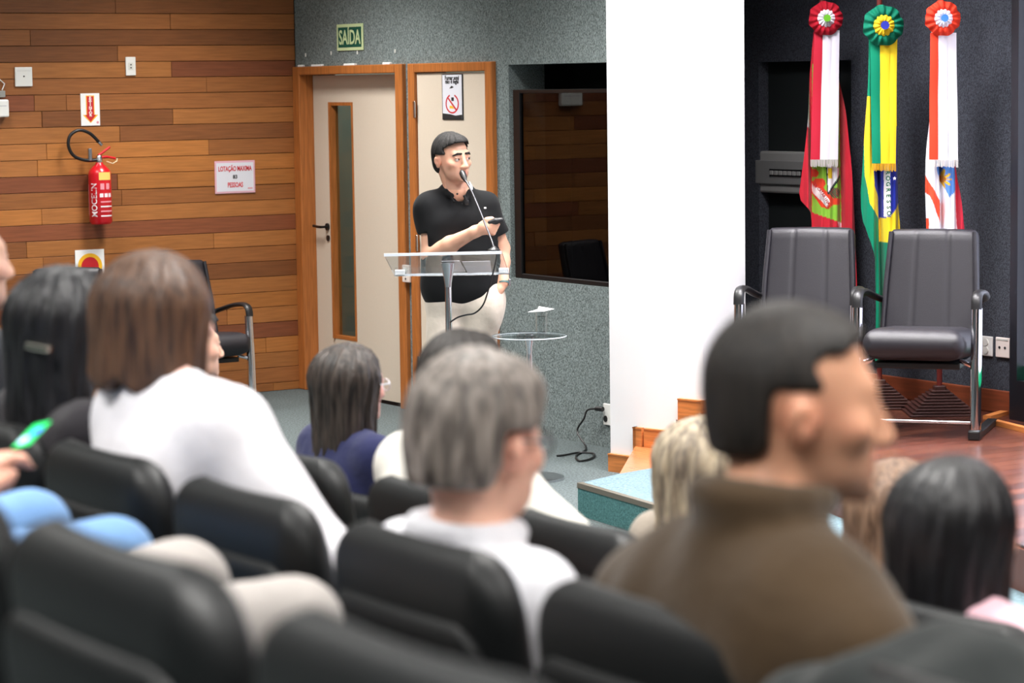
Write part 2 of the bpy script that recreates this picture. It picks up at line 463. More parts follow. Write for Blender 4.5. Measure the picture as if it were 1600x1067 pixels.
# skirting that climbs with the steps
def skirt(p, q, z0, z1, t=.02, m=SKIRT, cap=True):
    p = Vector((p[0], p[1])); q = Vector((q[0], q[1]))
    d = (q - p).normalized(); n = Vector((d.y, -d.x))
    b = MB()
    def sl(off, za, zb):
        b.prism([tuple(p), tuple(q), tuple(q + n * off), tuple(p + n * off)], za, zb)
    sl(t, z0, z1 - .008); sl(t + .004, z1 - .008, z1)
    return b
A2, B2, C2, D2 = [(v.x, v.y) for v in (PA, PB, PC, PD)]
lerp = lambda a, b, t: (a[0] + (b[0] - a[0]) * t, a[1] + (b[1] - a[1]) * t)
sk = empty('trim_3', (0, 0, 0), kind='structure')
S1 = lerp(A2, B2, .70); S2 = lerp(B2, C2, .60)
skirt(A2, S1, 0, .095).build('skirting_board', SKIRT, sk)
skirt(S1, lerp(A2, B2, .94), STEPZ, STEPZ + .1).build('skirting_board', SKIRT, sk)
skirt(S1, lerp(A2, B2, .78), .095, STEPZ + .1).build('skirting_board', SKIRT, sk)
skirt(B2, S2, STEPZ, STEPZ + .1).build('skirting_board', SKIRT, sk)
skirt(S2, lerp(B2, C2, .78), STEPZ + .1, STZ + .1).build('skirting_board', SKIRT, sk)
skirt(lerp(B2, C2, .78), C2, STZ, STZ + .1).build('skirting_board', SKIRT, sk)
skirt(C2, D2, STZ, STZ + .1).build('skirting_board', SKIRT, sk)
# stage: slanted front edge, boards run towards the back wall
E0 = Vector(S2); _e = GZ(1357, 762, STZ); E1 = Vector((_e.x, _e.y))
ed = (E1 - E0).normalized()
E2 = E0 + ed * 14
E2 = E0 + ed * ((XR - E0.x) / ed.x)
stage = MB().prism([tuple(E0 + ed * .0 + Vector((-.05, 0))), tuple(E2), (XR, YS), (-10.6, YS), (-10.6, 8.0)], 0, STZ - .012).build('stage_floor', mat('stage_side', (96, 50, 34), .4))
tag(stage, 'dark red-brown timber stage floor', None, None, 'structure')
rnd = random.Random(11)
def board(x0, x1, y0, y1, tint):
    t = bmesh.new(); bmesh.ops.create_cube(t, size=1)
    for v in t.verts:
        v.co = Vector(((x0 + x1) / 2 + v.co.x * (x1 - x0 - .002), (y0 + y1) / 2 + v.co.y * (y1 - y0 - .002), STZ - .006 + v.co.z * .012))
    n = Vector((ed.y, -ed.x, 0))
    for co_, no in (((E0.x, E0.y, 0), n), ((0, YS - .001, 0), Vector((0, 1, 0)))):
        g = bmesh.ops.bisect_plane(t, geom=t.verts[:] + t.edges[:] + t.faces[:], plane_co=co_, plane_no=no, clear_outer=True)
        es = [e for e in g['geom_cut'] if isinstance(e, bmesh.types.BMEdge)]
        if es: bmesh.ops.holes_fill(t, edges=es, sides=8)
    if not t.faces: t.free(); return
    b = MB(); b.merge(t); o = b.build('board', STAGEW, stage)
    j = rnd.uniform(.75, 1.25); o.color = tuple(c * j for c in srgb(*tint)[:3]) + (1,)
x = -10.3
while x < -5.2:
    y = 9.3 - rnd.uniform(0, .9)
    cuts = [9.3, y]
    while y > 5.6:
        y -= rnd.uniform(.9, 1.8); cuts.append(y)
    for a_, b2 in zip(cuts, cuts[1:]):
        board(x, x + .1, b2, a_, rnd.choice(((98, 56, 42), (86, 48, 38), (108, 62, 46), (76, 44, 36))))
    x += .1
bb = MB().prism([tuple(E0 + ed * ((-5.2 - E0.x) / ed.x)), tuple(E2), (XR, YS), (-5.2, YS)], STZ - .012, STZ).build('board_field', mat('stage_plain', (92, 52, 40), .25, noise=((70, 5, 70), .3)), stage)
# lower carpeted step with a wooden corner tread
Q1 = GZ(905, 755, STEPZ); Q2 = GZ(968, 740, STEPZ); Q3 = GZ(1042, 727, STEPZ)
N2 = GZ(1026, 790, STEPZ)
nd = ed
q = Vector((Q1.x, Q1.y)); n2 = Vector((N2.x, N2.y))
NE = n2 + ed * ((XR - n2.x) / ed.x)
EI = E0 + ed * .35
step = MB().prism([tuple(q), tuple(n2), tuple(NE), tuple(E2), tuple(EI), (Q3.x, Q3.y), (Q2.x, Q2.y)], 0, STEPZ).build('floor_step', CARPETBLUE)
tag(step, 'pale blue carpeted step in front of the stage', None, None, 'structure')
def strip(a, b, o0, o1, z0, z1):
    d = (b - a).normalized(); n = Vector((d.y, -d.x))
    return MB().prism([tuple(a + n * o0), tuple(b + n * o0), tuple(b + n * o1), tuple(a + n * o1)], z0, z1)
strip(E0, E2, .002, .008, STEPZ, STZ - .015).build('stage_riser', CARPETBLUE, step)
NOSE = mat('nosing_metal', (118, 112, 100), .4, metal=.6)
for a_, b2 in ((q, n2), (n2, NE)):
    strip(a_, b2, .002, .008, 0, STEPZ - .022).build('riser', CARPETTEAL, step)
    strip(a_, b2, -.02, .012, STEPZ - .02, STEPZ + .004).build('nosing', NOSE, step)
tread = MB().prism([(Q2.x, Q2.y), (Q3.x, Q3.y), tuple(EI), tuple(E0), B2, S1], .02, STEPZ).build('stair_tread', mat('tread_wood', (176, 106, 64), .25, noise=((8, 60, 8), .2)), step)

# ------------------------------------------------------------------ signs and fittings on the walls
def wall_plate_left(name, px0, py0, px1, py1, thick, m, label, cat, bev=.004):
    a, b = LW(px0, py0), LW(px1, py1)
    yc, zc = (a.y + b.y) / 2, (a.z + b.z) / 2
    e = empty(name, (XL, yc, b.z), 0, label, cat)
    hw, h = (b.y - a.y) / 2, a.z - b.z
    MB().box((0.003, -hw, 0), (thick, hw, h), bev, 2).build('plate', m, e)
    return e, hw, h
e, hw, h = wall_plate_left('blank_socket_plate', 22, 105, 50, 135, .014, WHITEP, 'square white blank wall plate with one centre hole on the timber wall', 'wall plate')
MB().cyl((.013, 0, h * .52), (.0155, 0, h * .52), .005).build('hole', BLACKP, e)
MB().box((.0135, -hw * .8, h * .80), (.0148, hw * .8, h * .815)).build('groove', mat('plate_groove', (196, 196, 190), .5), e)
e, hw, h = wall_plate_left('wall_socket', 195, 89, 211.5, 118, .012, WHITEP, 'narrow upright white socket plate high on the timber wall', 'wall socket')
MB().box((.011, -hw * .5, h * .3), (.0145, hw * .5, h * .7), .002, 1).build('insert', mat('socket_insert', (222, 222, 214), .4), e)
for k in (.42, .58): MB().cyl((.013, 0, h * k), (.0152, 0, h * k), .005).build('socket_hole', BLACKP, e)
# wireless box with its plug and cable
e, hw, h = wall_plate_left('router_box', -34, 156, 10.5, 183, .05, WHITEP, 'small white plastic box at the left edge of the timber wall', 'router', .01)
MB().box((.049, -hw * .7, h * .62), (.0515, hw * .8, h * .66)).build('status_strip', mat('grey_strip', (190, 190, 196), .4), e)
a, b = LW(-14, 142), LW(6, 152)
e = empty('plug_adapter', (XL, (a.y + b.y) / 2, b.z), 0, 'small grey plug adapter above the white box on the timber wall', 'adapter')
MB().box((.003, -(b.y - a.y) / 2, 0), (.03, (b.y - a.y) / 2, a.z - b.z), .004).build('body', GREYP, e)
p0, p1, p2, p3 = LW(2, 141), LW(6, 131), LW(-2, 124), LW(-20, 122)
c = MB().tube([(XL + .012, p.y, p.z) for p in (p0, p1, p2, p3)], .004, 8).build('white_cord', WHITEP, None, True)
tag(c, 'thin white cord looping up from the plug adapter', 'cord')
# fire extinguisher sign
e, hw, h = wall_plate_left('extinguisher_sign', 125, 146, 156, 196, .006, PAPER, 'white sign with red downward arrow reading EXTINTOR above the fire extinguisher', 'sign', .001)
def arrow(s, x, m, nm):
    sh, hd = hw * .40 * s, hw * .74 * (s if s > 1 else s * .92)
    top, neck, tip = h * .93 if s > 1 else h * .905, h * .335, h * .085 if s > 1 else h * .115
    pts = [(-sh, top), (sh, top), (sh, neck), (hd, neck), (0, tip), (-hd, neck), (-sh, neck)]
    MB().raw([(x, y, z) for y, z in pts], [(0, 1, 2, 6), (6, 2, 3, 4), (6, 4, 5)]).build(nm, m, e)
arrow(1.1, .0068, YEL, 'arrow_border'); arrow(.88, .0074, RED, 'arrow')
for i, ch in enumerate('EXTINTOR'):
    text('letter', ch, .021, PAPER, e, face_px((.008, 0, h * (.865 - i * .078))), bold=.0007, sx=1.3)
MB().cyl((.006, hw * .74, h * .1), (.0072, hw * .74, h * .1), .008).build('maker_mark', mat('pale_red', (220, 150, 160), .6), e)
# capacity sign
e, hw, h = wall_plate_left('capacity_sign', 334.5, 252, 398.5, 300.5, .006, mat('pink_border', (226, 176, 190), .6), 'white sign with pink border reading maximum capacity in red letters', 'sign', .0012)
MB().box((.006, -hw * .92, h * .06), (.0068, hw * .92, h * .94)).build('panel', mat('sign_white', (222, 224, 234), .6), e)
text('lettering', 'LOTAÇÃO MAXIMA', .044, RED, e, face_px((.0072, 0, h * .75)), bold=.0012, sx=.62)
text('lettering', '83', .034, INK, e, face_px((.0072, 0, h * .5)), bold=.001)
text('lettering', 'PESSOAS', .044, RED, e, face_px((.0072, 0, h * .25)), bold=.0012, sx=.66)
MB().box((.0068, hw * .62, h * .12), (.0074, hw * .86, h * .16)).build('maker_mark', mat('pale_red', (220, 150, 160), .6), e)
# sign half hidden by the chair
e, hw, h = wall_plate_left('floor_mark_sign', 116.5, 391, 163.5, 441, .006, PAPER, 'white square sign with red disc in yellow ring behind the chair', 'sign', .001)
MB().cyl((.005, 0, h * .5), (.0068, 0, h * .5), hw * .84, n=40).build('ring', YEL, e)
MB().cyl((.006, 0, h * .5), (.0076, 0, h * .5), hw * .60, n=40).build('disc', RED, e)
# fire extinguisher
def extinguisher():
    a = LW(149.5, 349); top = LW(149.5, 263)
    e = empty('fire_extinguisher', (XL + .085, a.y, a.z), 0, 'red fire extinguisher with black hose hanging on the timber wall', 'fire extinguisher')
    H = top.z - a.z; r = .072
    REDP = mat('extinguisher_red', (206, 20, 34), .3, coat=.4)
    MB().lathe([(r * .86, 0), (r, .015), (r, H - .035), (r * .93, H - .012), (r * .62, H + .012), (.026, H + .028), (.022, H + .04)], n=36).build('cylinder', REDP, e, True)
    MB().lathe([(.020, H + .04), (.020, H + .075), (.013, H + .085)], n=16).build('valve', STEEL, e, True)
    m = MB(); m.tube([(.0, .0, H + .07), (.0, .05, H + .075), (.0, .11, H + .062)], .008, flat=(1, 1)); m.build('carry_handle', REDP, e, True)
    m = MB(); m.tube([(.0, -.005, H + .085), (.0, .03, H + .105), (.0, .075, H + .135)], .008); m.build('squeeze_lever', REDP, e, True)
    # hose: loop up left, nozzle tip upper right
    pts = [(0, -.015, H + .055), (.0, -.09, H + .055), (.0, -.17, H + .085), (.0, -.205, H + .15), (.0, -.19, H + .215), (.0, -.13, H + .245), (.0, -.06, H + .225), (.0, .0, H + .17)]
    dense = []
    for i in range(len(pts) - 1):
        p0, p1, p2, p3 = [Vector(pts[min(max(i + k, 0), len(pts) - 1)]) for k in (-1, 0, 1, 2)]
        for s in range(6):
            t = s / 6
            dense.append(.5 * ((2 * p1) + (p2 - p0) * t + (2 * p0 - 5 * p1 + 4 * p2 - p3) * t * t + (3 * p1 - p0 - 3 * p2 + p3) * t ** 3))
    dense.append(Vector(pts[-1]))
    MB().tube(dense, .0105, 10).build('hose', BLACKP, e, True)
    MB().tube([pts[-1], (0, .02, H + .148)], [.012, .011], 12).build('hose_tip', STEEL, e, True)
    m = MB(); m.box((-.01, -.075, H + .05), (.012, -.05, H + .13), .004, 1); m.build('wall_bracket', STEEL, e)
    MB().tube([(.01, .045, H + .045), (.015, .085, H + .03), (.012, .115, H + .045), (.008, .12, H + .062)], .004, 8).build('safety_tag', mat('clear_tag', (226, 200, 160), .4), e, True)
    # printed label on the cylinder (white panel turned to the room)
    def patch(nm, a0, a1, z0, z1, m, off=.0012):
        n = 10; V = []; F = []
        for i in range(n + 1):
            t = a0 + (a1 - a0) * i / n
            for z in (z0, z1): V.append(((r + off) * math.cos(t), (r + off) * math.sin(t), z))
        for i in range(n): F.append((2 * i, 2 * i + 2, 2 * i + 3, 2 * i + 1))
        return pyd(nm, V, F, m, e)
    WL = mat('label_white', (235, 225, 228), .5); PKL = mat('label_pink', (232, 150, 160), .5)
    C0 = R(-30)
    patch('yellow_label', C0 + R(2), C0 + R(70), H * .80, H * .94, mat('label_yellow', (240, 205, 110), .5))
    for k in range(4):
        patch('label_line', C0 + R(8), C0 + R(76), H * (.14 + k * .085), H * (.165 + k * .085), PKL if k % 2 else WL)
    for k in range(3):
        patch('label_icon', C0 + R(4 + k * 24), C0 + R(22 + k * 24), H * .49, H * .56, WL)
    for k in range(2):
        patch('label_icon', C0 + R(8 + k * 30), C0 + R(28 + k * 30), H * .63, H * .74, PKL)
    patch('label_line', C0 + R(-75), C0 + R(-66), H * .16, H * .72, PKL)
    # brand lettering running up the cylinder, wrapped round it
    cu = bpy.data.curves.new('txt', 'FONT'); cu.body = 'MOCELIN'; cu.size = .056; cu.offset = .0009; cu.align_x = 'LEFT'; cu.align_y = 'CENTER'
    o = bpy.data.objects.new('txt', cu); C.objects.link(o)
    me = bpy.data.meshes.new_from_object(o.evaluated_get(bpy.context.evaluated_depsgraph_get())); bpy.data.objects.remove(o); bpy.data.curves.remove(cu)
    wid = max(v.co.x for v in me.vertices)
    for v in me.vertices:
        t = C0 + R(-24) - v.co.y / r
        v.co = ((r + .0016) * math.cos(t), (r + .0016) * math.sin(t), H * .13 + v.co.x / wid * H * .61)
    me.materials.clear(); link('lettering', me, WL, e)
extinguisher()
# exit sign
a, b = FWL(527.5, 37), FWL(569, 73)
e = empty('exit_sign', ((a.x + b.x) / 2, YF, b.z), 0, 'green exit sign reading SAÍDA with pale border above the left door', 'sign')
hw, h = (b.x - a.x) / 2, .148
MB().box((-hw, -.008, -.02), (hw, -.002, h), .001).build('border', mat('glow_border', (206, 222, 170), .6), e)
MB().box((-hw + .02, -.0092, 0), (hw - .02, -.008, h - .02)).build('panel', mat('sign_green', (14, 84, 68), .5), e)
text('lettering', 'SAÍDA', .128, mat('glow_border', (206, 222, 170), .6), e, face_my((0, -.0098, h * .40)), bold=.0022, sx=.78)
# no smoking sign
a, b = FWL(694, 116), FWL(727.5, 187)
e = empty('no_smoking_sign', ((a.x + b.x) / 2, YF - .012, b.z), 0, 'white no-smoking notice with red circle on the right door', 'sign')
hw, h = (b.x - a.x) / 2, a.z - b.z
MB().box((-hw, -.006, 0), (hw, -.001, h), .001, 1).build('border', INK, e)
MB().box((-hw * .93, -.0068, h * .015), (hw * .93, -.006, h * .985)).build('panel', mat('sign_white', (222, 224, 234), .6), e)
MB().raw([(-hw * .93, -.0074, h * .015), (hw * .93, -.0074, h * .015), (hw * .93, -.0074, h * .11), (hw * .3, -.0074, h * .09), (-hw * .2, -.0074, h * .12), (-hw * .93, -.0074, h * .14)], [(0, 1, 2, 3, 4, 5)]).build('dark_band', INK, e)
text('lettering', 'Fumar aqui', .036, INK, e, face_my((0, -.0074, h * .915)), bold=.0008, sx=1.0)
text('lettering', 'não é legal', .036, INK, e, face_my((0, -.0074, h * .835)), bold=.0008, sx=1.0)
rg = MB(); n = 40
for i in range(n):
    t0, t1_ = [R(-90 + 22 + 316 * (k / n) + 180) for k in (i, i + 1)]
    f = lambda t, r_: (math.cos(t) * r_ * hw * .64, -.0075, h * .35 + math.sin(t) * r_ * h * .215)
    rg.raw([f(t0, 1), f(t1_, 1), f(t1_, .84), f(t0, .84)], [(0, 1, 2, 3)])
rg.raw([(-hw * .48, -.0076, h * .48), (-hw * .36, -.0076, h * .49), (hw * .46, -.0076, h * .22), (hw * .34, -.0076, h * .20)], [(0, 1, 2, 3)])
rg.build('prohibition_ring', RED, e)
MB().box((-hw * .08, -.0074, h * .41), (hw * .16, -.007, h * .49)).build('black_mark', INK, e)
MB().raw([(-hw * .25, -.0074, h * .25), (hw * .2, -.0074, h * .24), (hw * .02, -.0074, h * .30), (-hw * .25, -.0074, h * .31)], [(0, 1, 2, 3)]).build('orange_mark', YEL, e)
MB().raw([(-hw * .25, -.0074, h * .685), (hw * .02, -.0074, h * .69), (hw * .18, -.0074, h * .715), (-hw * .05, -.0074, h * .745)], [(0, 1, 2, 3)]).build('smoke_mark', INK, e)
# light switch beside the door frames
a, b = FWL(638, 413), FWL(650, 441)
e = empty('light_switch', ((a.x + b.x) / 2, YF, b.z), 0, 'cream light switch plate between the two door frames', 'light switch')
hw, h = (b.x - a.x) / 2 * .95, a.z - b.z
MB().box((-hw, -.047, 0), (hw, -.032, h), .003).build('plate', PINKP, e)
MB().box((-hw * .4, -.052, h * .55), (hw * .4, -.046, h * .85), .002).build('rocker', WHITEP, e)
MB().cyl((0, -.047, h * .2), (0, -.05, h * .2), .006).build('socket_hole', BLACKP, e)
# socket by the pillar foot and its plug cable
p = FWL(949, 647)
e = empty('power_socket', (p.x + .02, YF, p.z - .06), 0, 'white floor-level power socket beside the white pillar', 'power socket')
MB().box((-.045, -.012, 0), (.045, -.001, .12), .004).build('plate', WHITEP, e)
MB().cyl((-.02, -.012, .035), (-.02, -.015, .035), .018).build('socket_hole', BLACKP, e)
q = [Vector((p.x, YF - .03, p.z + .03)), Vector((p.x - .1, YF - .06, p.z + .02)), FWL(931, 652) + Vector((0, -.08, 0)), FWL(925, 672) + Vector((0, -.1, 0)), GZ(916, 700, .01), GZ(900, 712, .008), GZ(906, 720, .008), GZ(924, 716, .008), GZ(928, 709, .01), GZ(905, 707, .01), GZ(882, 711, .008), GZ(870, 712, .008)]
def smooth_path(pts, k=6):
    pts = [Vector(p) for p in pts]; out = []
    for i in range(len(pts) - 1):
        p0, p1, p2, p3 = [pts[min(max(i + j, 0), len(pts) - 1)] for j in (-1, 0, 1, 2)]
        for s in range(k):
            t = s / k
            out.append(.5 * ((2 * p1) + (p2 - p0) * t + (2 * p0 - 5 * p1 + 4 * p2 - p3) * t * t + (3 * p1 - p0 - 3 * p2 + p3) * t ** 3))
    out.append(pts[-1]); return out
c = MB().tube(smooth_path(q), .0055, 8).build('power_cable', BLACKP, None, True)
tag(c, 'black power cable looping on the carpet by the pillar', 'cable')
MB().tube([q[0], q[0] + Vector((-.05, -.01, 0))], .014, 10).build('plug', BLACKP, c, True)
# sockets on the stage back wall
for (x0, y0, x1, y1), lab, m in (((1534, 524, 1552.5, 557), 'white double socket on the stage wall behind the right stage chair', WHITEP), ((1558, 526, 1579.5, 560), 'cream socket plate on the stage wall next to the screen', PINKP)):
    a, b = SB(x0, y0), SB(x1, y1)
    e = empty('wall_socket', ((a.x + b.x) / 2, YS, b.z), 0, lab, 'wall socket')
    hw, h = (b.x - a.x) / 2, a.z - b.z
    MB().box((-hw, -.012, 0), (hw, -.001, h), .004).build('plate', m, e)
    if m is WHITEP:
        for k in (.3, .7): MB().cyl((0, -.012, h * k), (0, -.017, h * k), hw * .42).build('socket_face', mat('socket_insert', (222, 222, 214), .4), e, True)
    else:
        for k in (-.4, .4): MB().cyl((hw * k, -.012, h * .5), (hw * k, -.014, h * .5), .007).build('socket_hole', BLACKP, e)
        MB().box((-hw * .8, -.014, h * .86), (hw * .8, -.011, h * .94)).build('print_line', mat('plate_groove', (196, 196, 190), .5), e)

# ------------------------------------------------------------------ LED screen at the right
p0 = GZ(1577, 655, STZ)
e = empty('video_screen', (p0.x, p0.y, STZ), R(-8), 'large lit video screen in a black frame standing on the stage', 'screen')
WS, HS = 3.4, 2.35
f = MB(); f.box((0, 0, 0), (WS, .12, .20)); f.box((0, 0, .20), (.06, .12, HS)); f.box((WS - .06, 0, .20), (WS, .12, HS)); f.box((.06, 0, HS - .06), (WS - .06, .12, HS)); f.box((.06, .06, .20), (WS - .06, .12, HS - .06))
f.build('frame', mat('screen_frame', (10, 14, 22), .4), e)
MB().box((.06, .045, .27), (WS - .06, .06, HS - .06)).build('display', mat('screen_white', (226, 234, 255), .3, emis=1.3), e)
MB().box((.06, .045, .20), (WS - .06, .06, .27)).build('green_bar', mat('screen_green', (10, 150, 100), .3, emis=.9), e)
st = SB(1560, 655)
a, b = GZ(1543, 662, STZ), GZ(1606, 678, STZ)
d = (b - a).normalized()
k = MB(); k.prism([(a.x, a.y), (b.x, b.y), (b.x - d.y * .035, b.y + d.x * .035), (a.x - d.y * .035, a.y + d.x * .035)], STZ + .0005, STZ + .025)
tag(k.build('wooden_batten', SKIRT), 'pale wooden batten lying on the stage floor before the screen', 'batten')
a, b = GZ(1549, 656, STZ), GZ(1576, 648, STZ)
d = (b - a).normalized()
k = MB(); k.prism([(a.x, a.y), (b.x, b.y), (b.x - d.y * .045, b.y + d.x * .045), (a.x - d.y * .045, a.y + d.x * .045)], STZ + .0005, STZ + .02)
tag(k.build('wooden_batten', SKIRT), 'short wooden batten lying between stage chair and stage wall', 'batten')

# ------------------------------------------------------------------ chairs with chrome legs (stage and left wall)
def visitor_chair(loc, rz, label, sc=1.0):
    e = empty('visitor_chair', loc, rz, label, 'chair', 'black leather chairs with chrome legs')
    e.scale = (sc, sc, sc)
    V, F = pillow(.47, .55, .07, .035, -.02, wtop=.425, seams=(-.18, .18), nx=60, nz=18, edge=.14)
    Mb = Matrix.Translation((0, .20, .40)) @ Matrix.Rotation(R(-13), 4, 'X')
    pyd('backrest', V, F, LEATHER, e, True, Mb)
    for s in (-1, 1):
        m = MB(); m.tube([Mb @ Vector((s * .222, -.02, .03)), Mb @ Vector((s * .212, -.024, .3)), Mb @ Vector((s * .198, -.024, .53))], .012, 8); m.build('edge_piping', LEATHER, e, True)
    V, F = pillow(.47, .50, .15, .05, 0, nx=30, nz=22, edge=.36)
    pyd('seat', V, F, LEATHER, e, True, Matrix.Translation((0, .235, .405)) @ Matrix.Rotation(R(90 - 4), 4, 'X'))
    MB().box((-.2, -.14, .315), (.2, .18, .345), .006).build('seat_pan', BLACKP, e)
    for s in (-1, 1):
        x = s * .275
        MB().tube([(x, -.165, .03), (x, -.15, .35), (x, -.135, .60)], .027, 16, flat=(.95, .95)).build('leg', CHROME, e, True)
        MB().tube(smooth_path([(x, -.15, .595), (x, -.135, .645), (x, -.08, .665), (x, .05, .655), (x - s * .015, .2, .62), (x - s * .05, .245, .60)]), .022, 12, flat=(.65, 1.15)).build('armrest', BLACKP, e, True)
        m = MB(); m.box((x - .028, -.215, .0), (x + .028, -.12, .045), .008); m.box((x - .024, -.12, .0), (x + .024, .36, .03), .006); m.build('foot', BLACKP, e)
        MB().tube([(x, -.155, .33), (s * .2, -.12, .355)], .012, 8).build('bracket', CHROME, e, True)
    MB().tube([(-.275, -.16, .075), (.275, -.16, .075)], .008, 10).build('crossbar', CHROME, e, True)
    return e
p = GZ(1440, 676, STZ)
visitor_chair((p.x, p.y, STZ), FACE - R(19), 'black leather chair with chrome legs right on the stage, by the screen', 1.03)
p = AT(1252, 500, 12.5)
visitor_chair((p.x, p.y, STZ), FACE - R(15), 'black leather chair with chrome legs left on the stage, by the pillar', 1.03)
p = AT(313, 560, 15.9)
visitor_chair((p.x, p.y, 0), FACE + R(34), 'black leather chair against the timber wall nearest the door', 1.0)
p = AT(116, 560, 15.35)
visitor_chair((p.x, p.y, 0), FACE + R(14), 'black leather chair facing the room in front of the red and yellow sign', 1.0)

# ------------------------------------------------------------------ flags
def rosette(e, x, y, z, r, cols):
    def ruffle(nm, r0, r1, n, amp, yo, m):
        V, F = [], []
        K = n * 6; J = 5
        for i in range(K):
            t = 2 * math.pi * i / K
            for j in range(J + 1):
                q = r0 + (r1 - r0) * j / J
                wv = amp * math.sin(n * t + .6 * math.sin(3 * t)) * (j / J)
                rr_ = q * (1 + .035 * math.sin(n * t * .5 + 1) * j / J)
                V.append((x + rr_ * math.cos(t), y + yo + wv - .03 * math.sin(math.pi * j / J) * (r1 / r), z + rr_ * math.sin(t)))
        for i in range(K):
            for j in range(J):
                a, b = i * (J + 1) + j, ((i + 1) % K) * (J + 1) + j
                F.append((a, a + 1, b + 1, b))
        pyd(nm, V, F, m, e)
    ruffle('rosette_ruffle', r * .3, r, 15, .012, 0, cols[0]); ruffle('rosette_ruffle', r * .1, r * .53, 13, .006, -.022, cols[1])
    MB().lathe([(.001, .0), (r * .14, .002), (r * .2, -.012), (r * .21, -.022)][::-1], n=24, M=Matrix.Translation((x, y - .045, z)) @ Matrix.Rotation(R(90), 4, 'X') @ Matrix.Rotation(R(180), 4, 'Y') @ Matrix.Diagonal((1, 1, 1, 1))).build('rosette_button', cols[2], e, True)
def flag(name, pxp, D, label, outline, colour, ros, rcols, ribbon, rib_cols, fringe_m, folds, base_px=None):
    base = AT(pxp, 560, D)
    loc = Vector((base.x, base.y, STZ))
    e = empty('flag_on_pole', loc, FACE, label, 'flag', 'ceremonial flags behind the stage chairs')
    inv = (Matrix.Translation(loc) @ Matrix.Rotation(FACE, 4, 'Z')).inverted()
    L = lambda px, py: inv @ AT(px, py, D)
    # pole, finial shaft, slatted pyramid base
    WOODD = mat('flag_stand_wood', (66, 36, 30), .45)
    MB().cyl((0, 0, .1), (0, 0, 2.12), .014, n=14).build('pole', mat('pole_wood', (110, 40, 34), .35), e, True)
    MB().lathe([(.014, 2.12), (.022, 2.14), (.008, 2.2), (.001, 2.28)], n=12).build('finial', STEEL, e, True)
    for k in range(9):
        r0 = .175 - k * .016
        MB().box((-r0, -r0, k * .0135), (r0, r0, k * .0135 + .0105), .002, 1).build('base_slat', WOODD, e)
    MB().box((-.03, -.03, .0), (.03, .03, .14), .004, 1).build('base_socket', WOODD, e)
    # the cloth, hanging in pleats
    outline = sorted(outline)
    ys = [o[0] for o in outline]
    nz, nx = 230, 110
    V, F, COL = [], [], []
    for j in range(nz + 1):
        py = ys[0] + (ys[-1] - ys[0]) * j / nz
        xl = np.interp(py, ys, [o[1] for o in outline]); xr = np.interp(py, ys, [o[2] for o in outline])
        for i in range(nx + 1):
            px = xl + (xr - xl) * i / nx
            v = L(px, py)
            dep = 0
            for (fx, fw, fa) in folds: dep += fa * math.exp(-((px - fx - (py - 250) * .02) / fw) ** 2)
            amp = min(1, (py - ys[0]) / 60)
            v.y += (dep + .006 * math.sin(px * .55 + py * .012)) * amp - .085
            V.append(v); COL.append(srgb(*colour(px, py)))
    for j in range(nz):
        for i in range(nx):
            a = j * (nx + 1) + i
            F.append((a, a + nx + 1, a + nx + 2, a + 1))
    o = pyd('flag_cloth', V, F, mat('flag_fabric', (255, 255, 255), .75, vcol=True, spec=.2, sheen=.1), e)
    ca = o.data.color_attributes.new('Col', 'FLOAT_COLOR', 'POINT')
    ca.data.foreach_set('color', np.array(COL, dtype=np.float32).ravel())
    # ribbon bands
    (yt, xl0, xr0), (yb, xl1, xr1) = ribbon
    nb = len(rib_cols)
    for k, (f0, f1, m) in enumerate(rib_cols):
        V, F = [], []
        n = 24
        for j in range(n + 1):
            t = j / n; py = yt + (yb - yt) * t
            a, b = xl0 + (xl1 - xl0) * t, xr0 + (xr1 - xr0) * t
            for s in (0, .5, 1):
                v = L(a + (b - a) * (f0 + (f1 - f0) * s), py)
                v.y += -.15 - .006 * (1 - (2 * s - 1) ** 2) - .004 * math.sin(t * 9 + k)
                V.append(v)
        for j in range(n):
            for s in (0, 1):
                a = j * 3 + s; F.append((a, a + 3, a + 4, a + 1))
        pyd('ribbon_band', V, F, m, e)
    fr = MB()
    n = 34
    for i in range(n):
        t = (i + .5) / n
        px = xl1 + (xr1 - xl1) * t
        a = L(px, yb); b = L(px + random.uniform(-.5, .5), yb + 11 + random.uniform(-1, 1.5))
        a.y -= .155; b.y -= .155 + random.uniform(-.004, .004)
        fr.tube([a, b], .0016, 4)
    fo = fr.build('ribbon_fringe', fringe_m, e)
    fo['kind'] = 'stuff'
    c = L(ros[0], ros[1])
    rosette(e, c.x, -.17, c.z, ros[2] * D / FPX, rcols)
    return e, L
def inpoly(px, py, poly):
    c = False; n = len(poly)
    for i in range(n):
        x0, y0 = poly[i]; x1, y1 = poly[(i + 1) % n]
        if (y0 > py) != (y1 > py) and px < (x1 - x0) * (py - y0) / (y1 - y0) + x0: c = not c
    return c
fm = lambda n, c: mat(n, c, .75, spec=.2)
RD, WH, GRN, LGR, YLW, BLU = (204, 40, 56), (240, 238, 246), (0, 130, 96), (138, 196, 62), (246, 214, 40), (38, 52, 168)
ORD, SKY = (236, 74, 44), (92, 146, 220)
